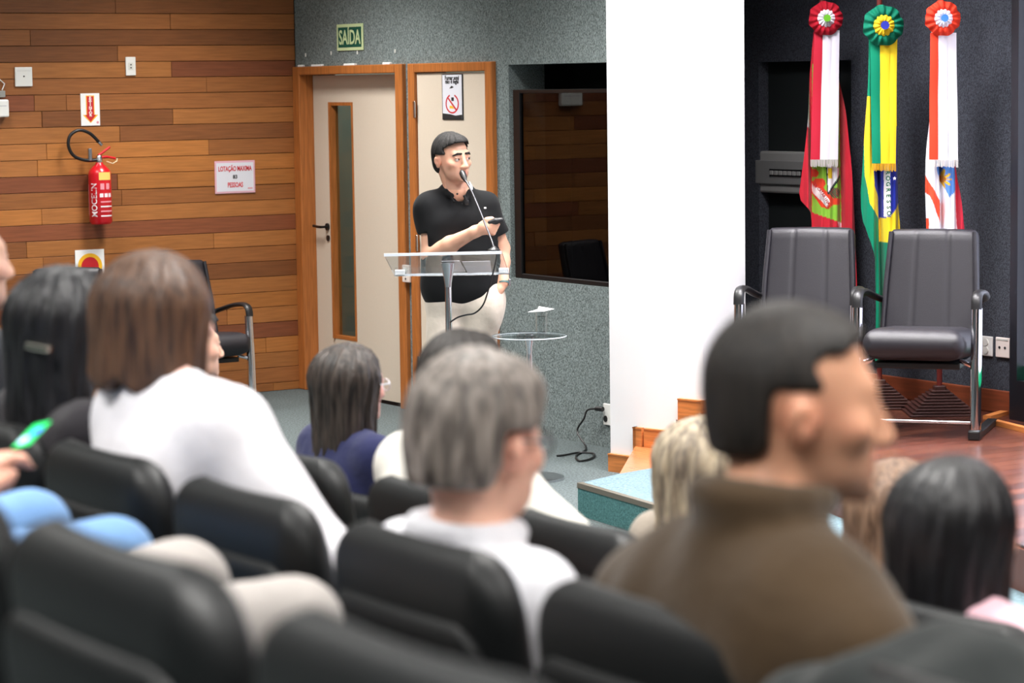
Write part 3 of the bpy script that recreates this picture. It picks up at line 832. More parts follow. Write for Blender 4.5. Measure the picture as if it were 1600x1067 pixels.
def col1(px, py):
    if px < 1262 and py < 200 - (1262 - px) * .6 and py > 100: return WH
    if inpoly(px, py, [(1267, 100), (1309, 100), (1313, 347), (1267, 331)]) and py < 331 + (px - 1266) * .36:
        if inpoly(px, py, [(1290, 262), (1297, 262), (1297, 278), (1290, 278)]): return (232, 200, 40)
        if inpoly(px, py, [(1289, 255), (1309, 262), (1309, 272), (1290, 299)]): return (244, 244, 248)
        if inpoly(px, py, [(1289, 297), (1291, 302), (1311, 277), (1311, 272)]): return (30, 40, 46)
        if inpoly(px, py, [(1287, 255), (1289, 255), (1291, 302), (1289, 302)]): return (30, 40, 46)
        if (px - 1277) ** 2 / 90 + (py - 285) ** 2 / 64 < 1 or (px - 1270) ** 2 + (py - 270) ** 2 < 40: return (220, 66, 40)
        if inpoly(px, py, [(1266, 286), (1270, 284), (1293, 312), (1288, 322), (1268, 300)]): return (244, 240, 238)
        if inpoly(px, py, [(1264, 283), (1272, 281), (1298, 308), (1312, 310), (1311, 318), (1300, 318), (1290, 325), (1280, 322), (1268, 303)]): return (220, 66, 40)
        if (px - 1301) ** 2 / 100 + (py - 300) ** 2 / 60 < 1: return (24, 96, 66) if int(px * .9 + py * .7) % 3 else (170, 50, 50)
        return LGR
    if inpoly(px, py, [(1305, 345), (1313, 347), (1313, 362), (1311, 362)]): return WH
    if inpoly(px, py, [(1303, 180), (1309, 170), (1311, 258), (1303, 258)]): return (110, 70, 60) if (int(py) // 6) % 2 else (190, 170, 150)
    return RD
e1, L1 = flag('flag_on_pole', 1285, 13.75, 'red, white and green flag with white and red ribbon, nearest the pillar',
     [(50, 1268, 1304), (110, 1264, 1307), (170, 1260, 1317), (245, 1252, 1325), (300, 1245.5, 1329), (312, 1248, 1330), (331, 1264, 1331), (345, 1266, 1331.5), (470, 1266, 1336), (520, 1270, 1334)], col1,
     (1284, 30, 26), (fm('rosette_red', (186, 30, 48)), fm('satin_white', (240, 238, 248)), fm('rosette_lime', (110, 190, 50))),
     ((48, 1267, 1306), (248, 1261, 1304)), ((0, .34, fm('ribbon_red', (208, 44, 66))), (.34, .68, fm('satin_white', (240, 238, 248))), (.68, 1, fm('satin_white', (240, 238, 248)))),
     fm('silver_fringe', (214, 210, 206)), ((1266, 5, .05), (1311, 4, .05), (1290, 14, -.02), (1324, 7, -.03), (1256, 8, -.05)))
for i, ch in enumerate('TA CATARINA'):
    t = i / 10
    px, py = 1268.5 + 21 * t, 287 + 29 * t + 2.5 * math.sin(math.pi * t) * -1
    v = L1(px, py)
    text('letter', ch, .021, fm('flag_letter_red', (150, 30, 40)), e1, Matrix.Translation((v.x, -.125, v.z)) @ Matrix.Rotation(R(90), 4, 'X') @ Matrix.Rotation(R(-52), 4, 'Z'), bold=.0006)
def col2(px, py):
    if px < 1370.5:
        if py > 155 and inpoly(px, py, [(1359, 240), (1371, 240), (1371, 309), (1362, 290)]): return BLU
        if inpoly(px, py, [(1330, 150), (1371, 150), (1371, 343), (1354, 316), (1347, 272), (1346, 220)]): return YLW
        return GRN
    if inpoly(px, py, [(1376.5, 240), (1384.5, 240), (1386.5, 334), (1377, 338)]): return (246, 246, 250)
    if py < 341 - (px - 1371) * .3 - max(0, (px - 1386)) * 1.0: return BLU if py > 196 or px < 1396 else YLW
    if py < 377: return YLW
    return GRN
e2, L2 = flag('flag_on_pole', 1374, 13.25, 'green and yellow flag with blue disc and green and yellow ribbon, middle of the three',
     [(55, 1354, 1396), (150, 1350, 1397), (200, 1347, 1398), (262, 1344, 1399), (300, 1341, 1400), (325, 1342, 1401), (345, 1345, 1403), (375, 1355, 1404), (400, 1362, 1403), (480, 1364, 1400), (560, 1362, 1396)], col2,
     (1372.5, 41, 31), (fm('rosette_green', (6, 108, 82)), fm('rosette_yellow', (238, 200, 40)), fm('rosette_blue', (44, 56, 160))),
     ((62, 1353, 1395), (254, 1356, 1393)), ((0, .36, fm('ribbon_green', (8, 132, 98))), (.36, .72, fm('ribbon_yellow', (246, 214, 44))), (.72, 1, fm('ribbon_yellow', (246, 214, 44)))),
     fm('gold_fringe', (214, 164, 40)), ((1370.5, 3, .06), (1355, 8, -.04), (1387, 10, -.04), (1400, 5, .03)))
for i, ch in enumerate('ROGRESSO'):
    v = L2(1380.6 + i * .25, 268 + i * 9.0)
    text('letter', ch, .03, fm('flag_letter_green', (10, 90, 60)), e2, Matrix.Translation((v.x, -.145, v.z)) @ Matrix.Rotation(R(90), 4, 'X') @ Matrix.Rotation(R(-88), 4, 'Z'), bold=.0008)
v = L2(1391, 277); sv = []
for k in range(10):
    r_ = .0105 if k % 2 == 0 else .0045
    sv.append((v.x + r_ * math.sin(k * math.pi / 5), -.15, v.z + r_ * math.cos(k * math.pi / 5)))
MB().raw(sv, [tuple(range(10))]).build('star', fm('satin_white', (240, 238, 248)), e2)
def col3(px, py):
    if px > 1487 + (py - 250) * .055 and py > 245: return (206, 44, 66)
    if (py > 150 and inpoly(px, py, [(1441, 272), (1445, 280), (1467, 318), (1467, 354), (1448, 305), (1441, 300)])): return ORD
    if py > 340 and px < 1447: return ORD
    if inpoly(px, py, [(1456, 250), (1490, 250), (1490, 296), (1477, 307), (1468, 285), (1460, 270)]):
        dx, dy = px - 1468, py - 279; a_ = math.atan2(dy, dx)
        if px > 1465 and math.hypot(dx, dy * .85) < 9.5 + 4.5 * math.cos(9 * a_): return (244, 190, 40) if math.hypot(dx, dy) > 5 else (214, 130, 20)
        return SKY
    return (240, 240, 248)
e3, L3 = flag('flag_on_pole', 1468, 12.95, 'white flag with red bands and a blue shield, nearest the screen',
     [(50, 1451, 1484), (170, 1449, 1486), (225, 1443, 1488), (250, 1441.5, 1489), (300, 1441, 1496), (360, 1443, 1503), (440, 1446, 1506), (520, 1450, 1500)], col3,
     (1464, 30, 27), (fm('rosette_vermilion', (222, 60, 36)), fm('satin_white', (240, 238, 248)), fm('rosette_sky', (70, 130, 200))),
     ((52, 1446, 1486), (248, 1444, 1489)), ((0, .31, fm('ribbon_vermilion', (232, 66, 40))), (.31, .65, fm('satin_white', (240, 238, 248))), (.665, 1, fm('satin_white', (240, 238, 248)))),
     fm('silver_fringe', (214, 210, 206)), ((1466, 3, .06), (1453, 8, -.03), (1478, 9, -.03), (1490, 4, .04)))

# ------------------------------------------------------------------ lectern with microphone
DL = 12.6
p = AT(700, 430, DL); 
lec = empty('lectern', (p.x, p.y, 0), FACE - R(1), 'clear acrylic lectern with a chrome column in front of the speaker', 'lectern')
inv = (Matrix.Translation(lec.location) @ Matrix.Rotation(FACE - R(1), 4, 'Z')).inverted()
tl, tr_ = inv @ AT(600, 396, DL - .16), inv @ AT(784, 392, DL - .16)
bl, br = inv @ AT(617, 429, DL + .17), inv @ AT(795, 426, DL + .17)
def slab(name, quad, th, m, parent):
    q = [Vector(v) for v in quad]; n = (q[1] - q[0]).cross(q[3] - q[0]).normalized()
    V = q + [v - n * th for v in q]
    return MB().raw(V, [(0, 1, 2, 3), (7, 6, 5, 4), (0, 4, 5, 1), (1, 5, 6, 2), (2, 6, 7, 3), (3, 7, 4, 0)]).build(name, m, parent)
slab('reading_board', (tl, tr_, br, bl), .012, ACRYL, lec)
slab('front_rim', (tl, tr_, tr_ + Vector((0, 0, -.014)), tl + Vector((0, 0, -.014))), .012, mat('acrylic_edge', (225, 232, 240), .2), lec)
slab('paper_ledge', (bl, br, br + Vector((0, -.0, .035)), bl + Vector((0, -.0, .035))), .010, ACRYL, lec)
slab('ledge_rim', (bl + Vector((0, -.002, -.008)), br + Vector((0, -.002, -.008)), br + Vector((0, -.002, .002)), bl + Vector((0, -.002, .002))), .012, mat('acrylic_edge', (225, 232, 240), .2), lec)
for q0, s in ((bl, 1), (br, -1)):
    MB().box((min(q0.x, q0.x + s * .05), q0.y - .012, q0.z - .004), (max(q0.x, q0.x + s * .05), q0.y + .006, q0.z + .024), .004).build('corner_block', mat('acrylic_white', (244, 246, 250), .3), lec)
zc = inv @ AT(700, 442, DL)
MB().lathe([(.017, zc.z - .02), (.018, zc.z), (.033, zc.z + .085), (.035, zc.z + .1)], n=28).build('column_cone', STEEL, lec, True)
MB().cyl((0, 0, .02), (0, 0, zc.z), .0165, n=28).build('column', CHROME, lec, True)
MB().lathe([(.22, 0), (.22, .012), (.2, .02), (.03, .026)], n=40).build('base_plate', STEEL, lec, True)
def sheet(name, label, pts, D0, D1, lines):
    q = [AT(pts[0][0], pts[0][1], D0), AT(pts[1][0], pts[1][1], D0), AT(pts[2][0], pts[2][1], D1), AT(pts[3][0], pts[3][1], D1)]
    o = MB().raw(q, [(0, 1, 2, 3)]).build(name, mat('printed_paper', (232, 228, 238), .8))
    o.modifiers.new('thickness', 'SOLIDIFY').thickness = .0015
    tag(o, label, 'paper', 'papers on the lectern')
    for k in range(lines):
        t = .12 + .76 * k / max(1, lines - 1)
        a, b = q[0].lerp(q[1], t), q[3].lerp(q[2], t)
        up = Vector((0, 0, .0035)) - GF * .002
        a2, b2 = a.lerp(b, .12) + up, a.lerp(b, .8) + up
        w2 = (q[1] - q[0]).normalized() * .0028
        MB().raw([a2, a2 + w2, b2 + w2, b2], [(0, 1, 2, 3)]).build('print_line', mat('grey_ink', (120, 118, 130), .8), o)
    return o
sheet('paper_sheet', 'printed paper sheet on the lectern board, at its centre', [(690, 408), (718, 407), (727, 424), (697, 425)], DL + .0, DL + .14, 4)
sheet('paper_sheet', 'printed paper sheet on the lectern board, by the microphone', [(722, 409), (766, 408), (768, 425), (731, 427)], DL + .0, DL + .14, 7)
# microphone
mb = AT(772, 391, DL - .10)
mic = empty('gooseneck_microphone', mb, FACE, 'black gooseneck microphone on the lectern reaching to the speaker', 'microphone')
inv = (Matrix.Translation(mb) @ Matrix.Rotation(FACE, 4, 'Z')).inverted()
MB().lathe([(.03, -.004), (.03, .004), (.016, .012), (.008, .02)], n=24).build('mount', BLACKP, mic, True)
LM = lambda px, py, D: inv @ AT(px, py, D)
pts = [Vector((0, 0, .012)), LM(768, 375, DL - .04), LM(757, 347, DL + .05), LM(744, 315, DL + .15), LM(733, 291, DL + .22), LM(727, 282, DL + .26)]
MB().tube(smooth_path(pts), .005, 10).build('gooseneck', mat('dark_chrome', (84, 84, 88), .35, metal=1), mic, True)
h0, h1 = LM(728, 284, DL + .26), LM(721, 267, DL + .32)
d = (h1 - h0)
MB().tube([h0, h0 + d * .2, h0 + d * .45, h0 + d * .8, h1], [.006, .010, .016, .016, .008], 16).build('capsule', BLACKP, mic, True)
q = [Vector((0.004, -.01, .01)), LM(776, 400, DL - .13), LM(770, 428, DL - .15), LM(764, 450, DL - .15), LM(755, 476, DL - .13), LM(742, 489, DL - .1), LM(728, 492, DL - .08), LM(715, 496, DL - .05), LM(704, 503, DL - .02)]
MB().tube(smooth_path(q), .0042, 8).build('cable', BLACKP, mic, True)

# ------------------------------------------------------------------ round side table and glass
DT = 13.0
p = AT(827, 523, DT)
tb = empty('side_table', (p.x, p.y, 0), FACE, 'small round clear side table on a chrome column right of the speaker', 'table')
H = p.z
MB().lathe([(.19, H - .012), (.192, H - .006), (.19, H)], n=64).build('table_top', glass('table_acrylic', (.92, .95, .95), 1.12), tb, True)
ring = MB(); ring.lathe([(.1905, H - .010), (.1925, H - .007), (.1905, H - .004)], n=64, caps=False); ring.build('rim', mat('acrylic_edge', (225, 232, 240), .2), tb, True)
MB().lathe([(.013, H - .10), (.016, H - .06), (.026, H - .0125)], n=24).build('column_cone', STEEL, tb, True)
MB().cyl((0, 0, .02), (0, 0, H - .1), .0145, n=24).build('column', CHROME, tb, True)
MB().cyl((0, 0, H + .0005), (0, 0, H + .004), .022, n=20).build('fixing_disc', STEEL, tb, True)
MB().lathe([(.17, 0), (.17, .012), (.15, .018), (.02, .024)], n=40).build('base_plate', STEEL, tb, True)
gp = AT(846.5, 525, DT)
gl = empty('water_glass', (gp.x, gp.y, H), 0, 'straight drinking glass of water under white paper on the side table', 'glass')
gh = (AT(846.5, 487, DT).z - H)
GL = glass('tumbler_glass', (.96, .97, .97), 1.6)
MB().lathe([(.0295, 0.0045), (.0305, gh), (.0275, gh), (.0265, .012)], n=36).build('tumbler', GL, gl, True)
MB().lathe([(.026, .013), (.027, gh * .8)], n=36).build('water', glass('water', (.97, .98, .98), 1.33), gl, True)
pc = [AT(824.5, 487.5, DT - .02), AT(840, 483, DT + .03), AT(842, 478.5, DT + .06), AT(866, 482.5, DT + .04), AT(850, 486, DT - .06)]
o = MB().raw([Vector((v.x, v.y, max(v.z, H + gh + .001))) for v in pc], [(0, 1, 2, 3, 4)]).build('paper_cover', PAPER)
o.modifiers.new('thickness', 'SOLIDIFY').thickness = .0015
tag(o, 'folded white paper lying over the drinking glass', 'paper')

# ------------------------------------------------------------------ auditorium seats
SEATL = mat('seat_leatherette', (17, 19, 20), .47, spec=.33, bump=((300, 300, 300), .1))
SHELL = mat('seat_shell', (13, 15, 16), .5, spec=.25)
def auditorium_seat():
    e = empty('auditorium_seat', (0, 0, 0), 0, 'x', 'seat', 'black auditorium seats in rows')
    Mb = Matrix.Translation((0, .155, .40)) @ Matrix.Rotation(R(-8), 4, 'X')
    V, F = pillow(.475, .61, .085, .10, .012, nx=34, nz=30, edge=.3)
    pyd('back_cushion', V, F, SEATL, e, True, Mb)
    V, F = pillow(.42, .50, .04, .07, .010, nx=26, nz=22, edge=.14)
    pyd('back_shell', V, F, SHELL, e, True, Mb @ Matrix.Translation((0, .040, .02)))
    V, F = pillow(.46, .48, .12, .08, 0, nx=22, nz=22, edge=.35)
    pyd('seat_cushion', V, F, SEATL, e, True, Matrix.Translation((0, .12, .41)) @ Matrix.Rotation(R(90 - 5), 4, 'X'))
    for s in (-1, 1):
        MB().box((s * .262 - .012, -.24, .0), (s * .262 + .012, .12, .06), .006).build('foot', BLACKP, e)
        MB().box((s * .262 - .012, -.02, .06), (s * .262 + .012, .08, .56), .008).build('leg', BLACKP, e)
        MB().box((s * .262 - .0125, -.22, .56), (s * .262 + .0125, .12, .595), .008).build('armrest', BLACKP, e)
    return e
seat0 = auditorium_seat()
seat_used = []
def seat(x, y, z, label, sz=1.0, dz=0, rz=0):
    o = seat0 if not seat_used else copy_tree(seat0)
    seat_used.append(o)
    o.location = (x, y, z); o.rotation_euler = (0, 0, math.pi + rz); o.scale = (1, 1, sz)
    o['label'] = label; o['category'] = 'seat'; o['group'] = 'black auditorium seats in rows'
R1Y, R2Y, R3Y, R0Y = 2.05, 2.95, 3.85, 1.215
R1X = lambda k: -4.19 + .55 * k
for k, lab in ((-2, 'black seat at the far left of the row, beside the hair-clip woman'), (-1, 'black seat of the black-haired woman with the hair clip'), (0, 'black seat left of the empty one, behind the woman in the white top'),
               (1, 'black seat with its back covering the white top, left of the grey-haired man'), (2, 'black seat directly behind the grey-haired man'), (3, 'black seat directly behind the man in the brown coat'), (4, 'black seat with a dark jacket draped over its back')):
    seat(R1X(k), R1Y, T1, lab, 1.0)
for x, lab in ((-5.19, 'black seat left of the cream-shirted person, mostly behind the woman in white'), (-4.585, 'black seat behind the cream-shirted person'), (-4.035, 'black seat showing between the grey-haired man and the brown coat'), (-3.0, 'black seat of the woman with long straight black hair')):
    seat(x, R2Y, T2, lab)
for x, lab in ((-7.62, 'low black seat of the man whose profile shows by the brown bob'), (-6.52, 'low black seat of the dark-haired woman in navy'), (-5.0, 'low black seat of the woman with blond streaks'), (-4.27, 'low black seat of the brown-haired woman near the stage')):
    seat(x, R3Y, 0, lab, .83)
for x, lab in ((-3.9, 'blurred black seat of the person in blue jeans'), (-3.35, 'blurred black seat of the person in grey trousers'), (-2.80, 'large blurred black seat at the lower left corner'), (-2.25, 'large blurred black seat right of the corner one'), (-1.70, 'large blurred black seat at the bottom edge')):
    seat(x, R0Y, T0, lab, .925)

# ------------------------------------------------------------------ people: smooth signed-distance bodies meshed with surface nets
def surface_nets(f, org, h):
    nx, ny, nz = f.shape
    s = f < 0
    cs = s[:-1, :-1, :-1].astype(np.int8)
    cnt = np.zeros((nx - 1, ny - 1, nz - 1), np.int8)
    offs = [(i, j, k) for i in (0, 1) for j in (0, 1) for k in (0, 1)]
    for i, j, k in offs: cnt += s[i:nx - 1 + i, j:ny - 1 + j, k:nz - 1 + k]
    act = (cnt > 0) & (cnt < 8)
    I = np.argwhere(act)
    vid = -np.ones(act.shape, np.int32); vid[act] = np.arange(len(I))
    val = {o: f[I[:, 0] + o[0], I[:, 1] + o[1], I[:, 2] + o[2]] for o in offs}
    acc = np.zeros((len(I), 3)); n = np.zeros(len(I))
    for a in offs:
        for ax in range(3):
            if a[ax]: continue
            b = list(a); b[ax] = 1; b = tuple(b)
            va, vb = val[a], val[b]
            m = (va < 0) != (vb < 0)
            t = np.where(m, va / np.where(m, va - vb, 1), 0)
            p = np.array(a, float)[None, :].repeat(len(I), 0); p[:, ax] += t
            acc += p * m[:, None]; n += m
    V = (I + acc / n[:, None]) * h + np.array(org)
    F = []
    for ax in range(3):
        sl0 = [slice(None)] * 3; sl1 = [slice(None)] * 3
        sl0[ax] = slice(0, -1); sl1[ax] = slice(1, None)
        a, b = s[tuple(sl0)], s[tuple(sl1)]
        E = np.argwhere(a != b)
        u, v = (ax + 1) % 3, (ax + 2) % 3
        ok = (E[:, u] > 0) & (E[:, v] > 0) & (E[:, u] < f.shape[u] - 1) & (E[:, v] < f.shape[v] - 1)
        E = E[ok]
        ins = a[E[:, 0], E[:, 1], E[:, 2]]
        def cell(du, dv):
            c = E.copy(); c[:, u] += du; c[:, v] += dv
            return vid[c[:, 0], c[:, 1], c[:, 2]]
        q = np.stack([cell(-1, -1), cell(0, -1), cell(0, 0), cell(-1, 0)], 1)
        q[~ins] = q[~ins][:, ::-1]
        F.append(q)
    return V, np.concatenate(F)
class Sdf:
    """list of soft shapes; cap = tapered limb, ell = ellipsoid; cut = removed"""
    def __init__(s): s.p = []; s.fn = []
    def cap(s, a, b, ra, rb=None, k=.02, cut=False):
        s.p.append(('c', np.array(a, float), np.array(b, float), ra, ra if rb is None else rb, k, cut)); return s
    def chain(s, pts, rad, k=.015):
        for i in range(len(pts) - 1): s.cap(pts[i], pts[i + 1], rad[i], rad[i + 1], k)
        return s
    def ell(s, c, r, k=.02, rot=None, cut=False):
        s.p.append(('e', np.array(c, float), np.array(r, float), rot, None, k, cut)); return s
    def mesh(s, h, post=None):
        lo, hi = [], []
        for p in s.p:
            if p[6]: continue
            if p[0] == 'c':
                r = max(p[3], p[4]); lo.append(np.minimum(p[1], p[2]) - r); hi.append(np.maximum(p[1], p[2]) + r)
            else:
                r = p[2] if p[3] is None else np.full(3, p[2].max()); lo.append(p[1] - r); hi.append(p[1] + r)
        pad = .03 + 3 * h
        lo = np.min(lo, 0) - pad; hi = np.max(hi, 0) + pad
        n = np.ceil((hi - lo) / h).astype(int) + 1
        f = np.full(n, .2, np.float32)
        ax = [lo[i] + h * np.arange(n[i]) for i in range(3)]
        for p in s.p:
            k = p[5]
            if p[0] == 'c':
                r = max(p[3], p[4]); a, b = np.minimum(p[1], p[2]) - r, np.maximum(p[1], p[2]) + r
            else:
                r = p[2] if p[3] is None else np.full(3, p[2].max()); a, b = p[1] - r, p[1] + r
            m = .03 + k + h
            i0 = np.clip(np.floor((a - m - lo) / h).astype(int), 0, n); i1 = np.clip(np.ceil((b + m - lo) / h).astype(int) + 1, 0, n)
            if (i1 <= i0).any(): continue
            sl = tuple(slice(i0[i], i1[i]) for i in range(3))
            X = ax[0][sl[0]][:, None, None]; Y = ax[1][sl[1]][None, :, None]; Z = ax[2][sl[2]][None, None, :]
            if p[0] == 'c':
                A, B = p[1], p[2]; d = B - A; dd = max(d @ d, 1e-9)
                t = np.clip(((X - A[0]) * d[0] + (Y - A[1]) * d[1] + (Z - A[2]) * d[2]) / dd, 0, 1)
                D = np.sqrt((X - A[0] - t * d[0]) ** 2 + (Y - A[1] - t * d[1]) ** 2 + (Z - A[2] - t * d[2]) ** 2) - (p[3] + (p[4] - p[3]) * t)
            else:
                x, y, z = X - p[1][0], Y - p[1][1], Z - p[1][2]
                if p[3] is not None:
                    Rm = p[3]
                    x, y, z = (Rm[0, 0] * x + Rm[1, 0] * y + Rm[2, 0] * z, Rm[0, 1] * x + Rm[1, 1] * y + Rm[2, 1] * z, Rm[0, 2] * x + Rm[1, 2] * y + Rm[2, 2] * z)
                r = p[2]
                k0 = np.sqrt((x / r[0]) ** 2 + (y / r[1]) ** 2 + (z / r[2]) ** 2)
                k1 = np.sqrt((x / r[0] ** 2) ** 2 + (y / r[1] ** 2) ** 2 + (z / r[2] ** 2) ** 2) + 1e-9
                D = k0 * (k0 - 1) / k1
            g = f[sl]
            if p[6]:
                D = -D
                hh = np.maximum(k - np.abs(g - D), 0) / k
                f[sl] = np.maximum(g, D) + hh * hh * k * .25
            else:
                hh = np.maximum(k - np.abs(g - D), 0) / k
                f[sl] = np.minimum(g, D) - hh * hh * k * .25
        if post is not None:
            f = post(f, ax[0][:, None, None], ax[1][None, :, None], ax[2][None, None, :])
        return surface_nets(f, lo, h)
def np_mesh(name, V, F, m, parent, col=None):
    me = bpy.data.meshes.new(name)
    me.vertices.add(len(V)); me.vertices.foreach_set('co', V.astype(np.float32).ravel())
    me.loops.add(len(F) * 4); me.loops.foreach_set('vertex_index', F.astype(np.int32).ravel())
    me.polygons.add(len(F)); me.polygons.foreach_set('loop_start', np.arange(0, len(F) * 4, 4, dtype=np.int32))
    try: me.polygons.foreach_set('loop_total', np.full(len(F), 4, np.int32))
    except Exception: pass
    me.update(calc_edges=True); me.validate()
    if col is not None:
        ca = me.color_attributes.new('Col', 'FLOAT_COLOR', 'POINT'); ca.data.foreach_set('color', col.astype(np.float32).ravel())
    return link(name, me, m, parent, True)
def rotz(a):
    c, s = math.cos(a), math.sin(a); return np.array(((c, -s, 0), (s, c, 0), (0, 0, 1.)))
def rotx(a):
    c, s = math.cos(a), math.sin(a); return np.array(((1, 0, 0), (0, c, -s), (0, s, c)))
def roty(a):
    c, s = math.cos(a), math.sin(a); return np.array(((c, 0, s), (0, 1, 0), (-s, 0, c)))
class Head:
    """head frame: origin at eye level, -y is the face, crown +.115, chin -.115"""
    def __init__(s, pos, yaw=0, pitch=0, roll=0, sc=1.0):
        s.o = np.array(pos, float); s.M = rotz(yaw) @ roty(roll) @ rotx(pitch); s.sc = sc
    def __call__(s, x, y, z): return s.o + s.M @ (np.array((x, y, z)) * s.sc)
    def inv(s, P): return ((P - s.o) @ s.M) / s.sc
    def ell(s, S_, c, r, k=.02, cut=False): S_.ell(s(*c), np.array(r) * s.sc, k, s.M, cut)
    def cap(s, S_, a, b, ra, rb=None, k=.02, cut=False): S_.cap(s(*a), s(*b), ra * s.sc, (ra if rb is None else rb) * s.sc, k, cut)
def head_shape(B, H, fem=False):
    H.ell(B, (0, .014, .024), (.074, .094, .088), .03)
    H.ell(B, (0, -.022, -.03), (.062, .066, .072), .03)
    H.ell(B, (0, -.034, -.078), (.046 if fem else .051, .05, .036), .03)
    H.ell(B, (0, -.078, -.098), (.020, .017, .017), .02)
    H.cap(B, (-.034, -.07, .024), (.034, -.07, .024), .013, .013, .02)
    for s in (-1, 1):
        H.ell(B, (s * .046, -.055, -.024), (.020, .024, .02), .02)
        H.ell(B, (s * .032, -.095, .0), (.017, .016, .011), .012, cut=True)
        H.ell(B, (s * .031, -.074, .0), (.015, .013, .012), .004)
        H.ell(B, (s * .031, -.0815, .0085), (.016, .009, .0045), .005)
        H.ell(B, (s * .077, .016, -.014), (.008, .019, .031), .008)
        H.ell(B, (s * .0855, .022, -.006), (.006, .013, .020), .004)
        H.ell(B, (s * .088, .012, -.012), (.006, .007, .011), .004, cut=True)
        H.ell(B, (s * .0125, -.097, -.040), (.0085, .011, .008), .008)
    H.cap(B, (0, -.083, .012), (0, -.105, -.034), .0085, .0125, .014)
    H.cap(B, (-.017, -.0855, -.064), (.017, -.0855, -.064), .0055, .0055, .006)
    H.cap(B, (-.015, -.0855, -.0735), (.015, -.0855, -.0735), .0062, .0062, .006)
    H.cap(B, (-.02, -.0955, -.0685), (.02, -.0955, -.0685), .0016, .0016, .003, cut=True)
def hand_shape(B, wrist, palm_dir, normal, curl=.5, sgn=1, k=.012):
    """palm + four curled fingers + thumb"""
    w_ = np.array(wrist, float); d = np.array(palm_dir, float); d /= np.linalg.norm(d)
    n = np.array(normal, float); n -= d * (n @ d); n /= np.linalg.norm(n)
    s_ = np.cross(d, n) * sgn
    B.cap(w_, w_ + d * .075, .027, .033, .02)
    B.cap(w_ + d * .045 - s_ * .02, w_ + d * .085 - s_ * .024, .019, .016, .02); B.cap(w_ + d * .045 + s_ * .02, w_ + d * .08 + s_ * .026, .019, .015, .02)
    for i, (of, ln) in enumerate(((-.030, .068), (-.010, .076), (.010, .071), (.029, .056))):
        b = w_ + d * (.094 - .004 * abs(i - 1)) + s_ * of
        pts = [b]; a = 0
        for seg in (.45, .32, .23):
            a += curl * 1.25
            pts.append(pts[-1] + (d * math.cos(a) + n * math.sin(a)) * ln * seg * 1.15)
        B.chain(pts, (.0095, .009, .0085, .0075), .008)
    t0 = w_ + d * .025 - s_ * .028
    B.chain([t0, t0 + d * .03 - s_ * .022 + n * .012, t0 + d * .058 - s_ * .024 + n * .022, t0 + d * .08 - s_ * .018 + n * .028], (.014, .0115, .010, .008), .012)
def skin_cols(V, H, skin, lips=(170, 92, 88), beard=None, blush=True):
    base = np.array(srgb(*skin)[:3]); col = np.tile(base, (len(V), 1))
    P = H.inv(V)
    lm = np.exp(-((P[:, 0] / .022) ** 2) ** 2 - (((P[:, 2] + .069) / .011) ** 2) ** 2) * (P[:, 1] < -.075)
    col = col * (1 - lm[:, None] * .8) + np.array(srgb(*lips)[:3]) * lm[:, None] * .8
    if beard:
        ar = 1 / (1 + np.exp((P[:, 2] + .052 + .5 * np.maximum(0, np.abs(P[:, 0]) - .03)) / .006)) * (P[:, 2] > -.15) * (P[:, 1] < .01)
        ar = ar * (1 - lm)
        col = col * (1 - ar[:, None] * beard[1]) + np.array(srgb(*beard[0])[:3]) * ar[:, None] * beard[1]
    red = np.exp(-((np.abs(P[:, 0]) - .078) / .014) ** 2 - ((P[:, 2] + .012) / .03) ** 2)
    col = col * (1 + np.array((.12, -.08, -.08)) * red[:, None])
    return np.concatenate([col, np.ones((len(V), 1))], 1)
SKINM = mat('skin', (200, 150, 120), .48, vcol=True, spec=.35)
SKINM.node_tree.nodes['Principled BSDF'].inputs['Subsurface Weight'].default_value = .12
SKINM.node_tree.nodes['Principled BSDF'].inputs['Subsurface Radius'].default_value = (.01, .004, .002)
def hair_mat(name, a, b, rough=.42, sc=(120, 120, 7)):
    if name in MATS: return MATS[name]
    m = mat(name, a, rough, spec=.45)
    nt = m.node_tree; bs = nt.nodes['Principled BSDF']
    tc = nt.nodes.new('ShaderNodeTexCoord'); mp = nt.nodes.new('ShaderNodeMapping'); mp.inputs['Scale'].default_value = sc
    n = nt.nodes.new('ShaderNodeTexNoise'); n.inputs['Scale'].default_value = 1; n.inputs['Detail'].default_value = 4
    cr = nt.nodes.new('ShaderNodeValToRGB'); cr.color_ramp.elements[0].position = .35; cr.color_ramp.elements[1].position = .65
    cr.color_ramp.elements[0].color = srgb(*a); cr.color_ramp.elements[1].color = srgb(*b)
    bp = nt.nodes.new('ShaderNodeBump'); bp.inputs['Strength'].default_value = .5; bp.inputs['Distance'].default_value = .006
    L_ = nt.links.new
    L_(tc.outputs['Object'], mp.inputs[0]); L_(mp.outputs[0], n.inputs['Vector']); L_(n.outputs['Fac'], cr.inputs[0]); L_(cr.outputs[0], bs.inputs['Base Color'])
    L_(n.outputs['Fac'], bp.inputs['Height']); L_(bp.outputs[0], bs.inputs['Normal'])
    return m
def smax(a, b, k):
    h = np.maximum(k - np.abs(a - b), 0) / k
    return np.maximum(a, b) + h * h * k * .25
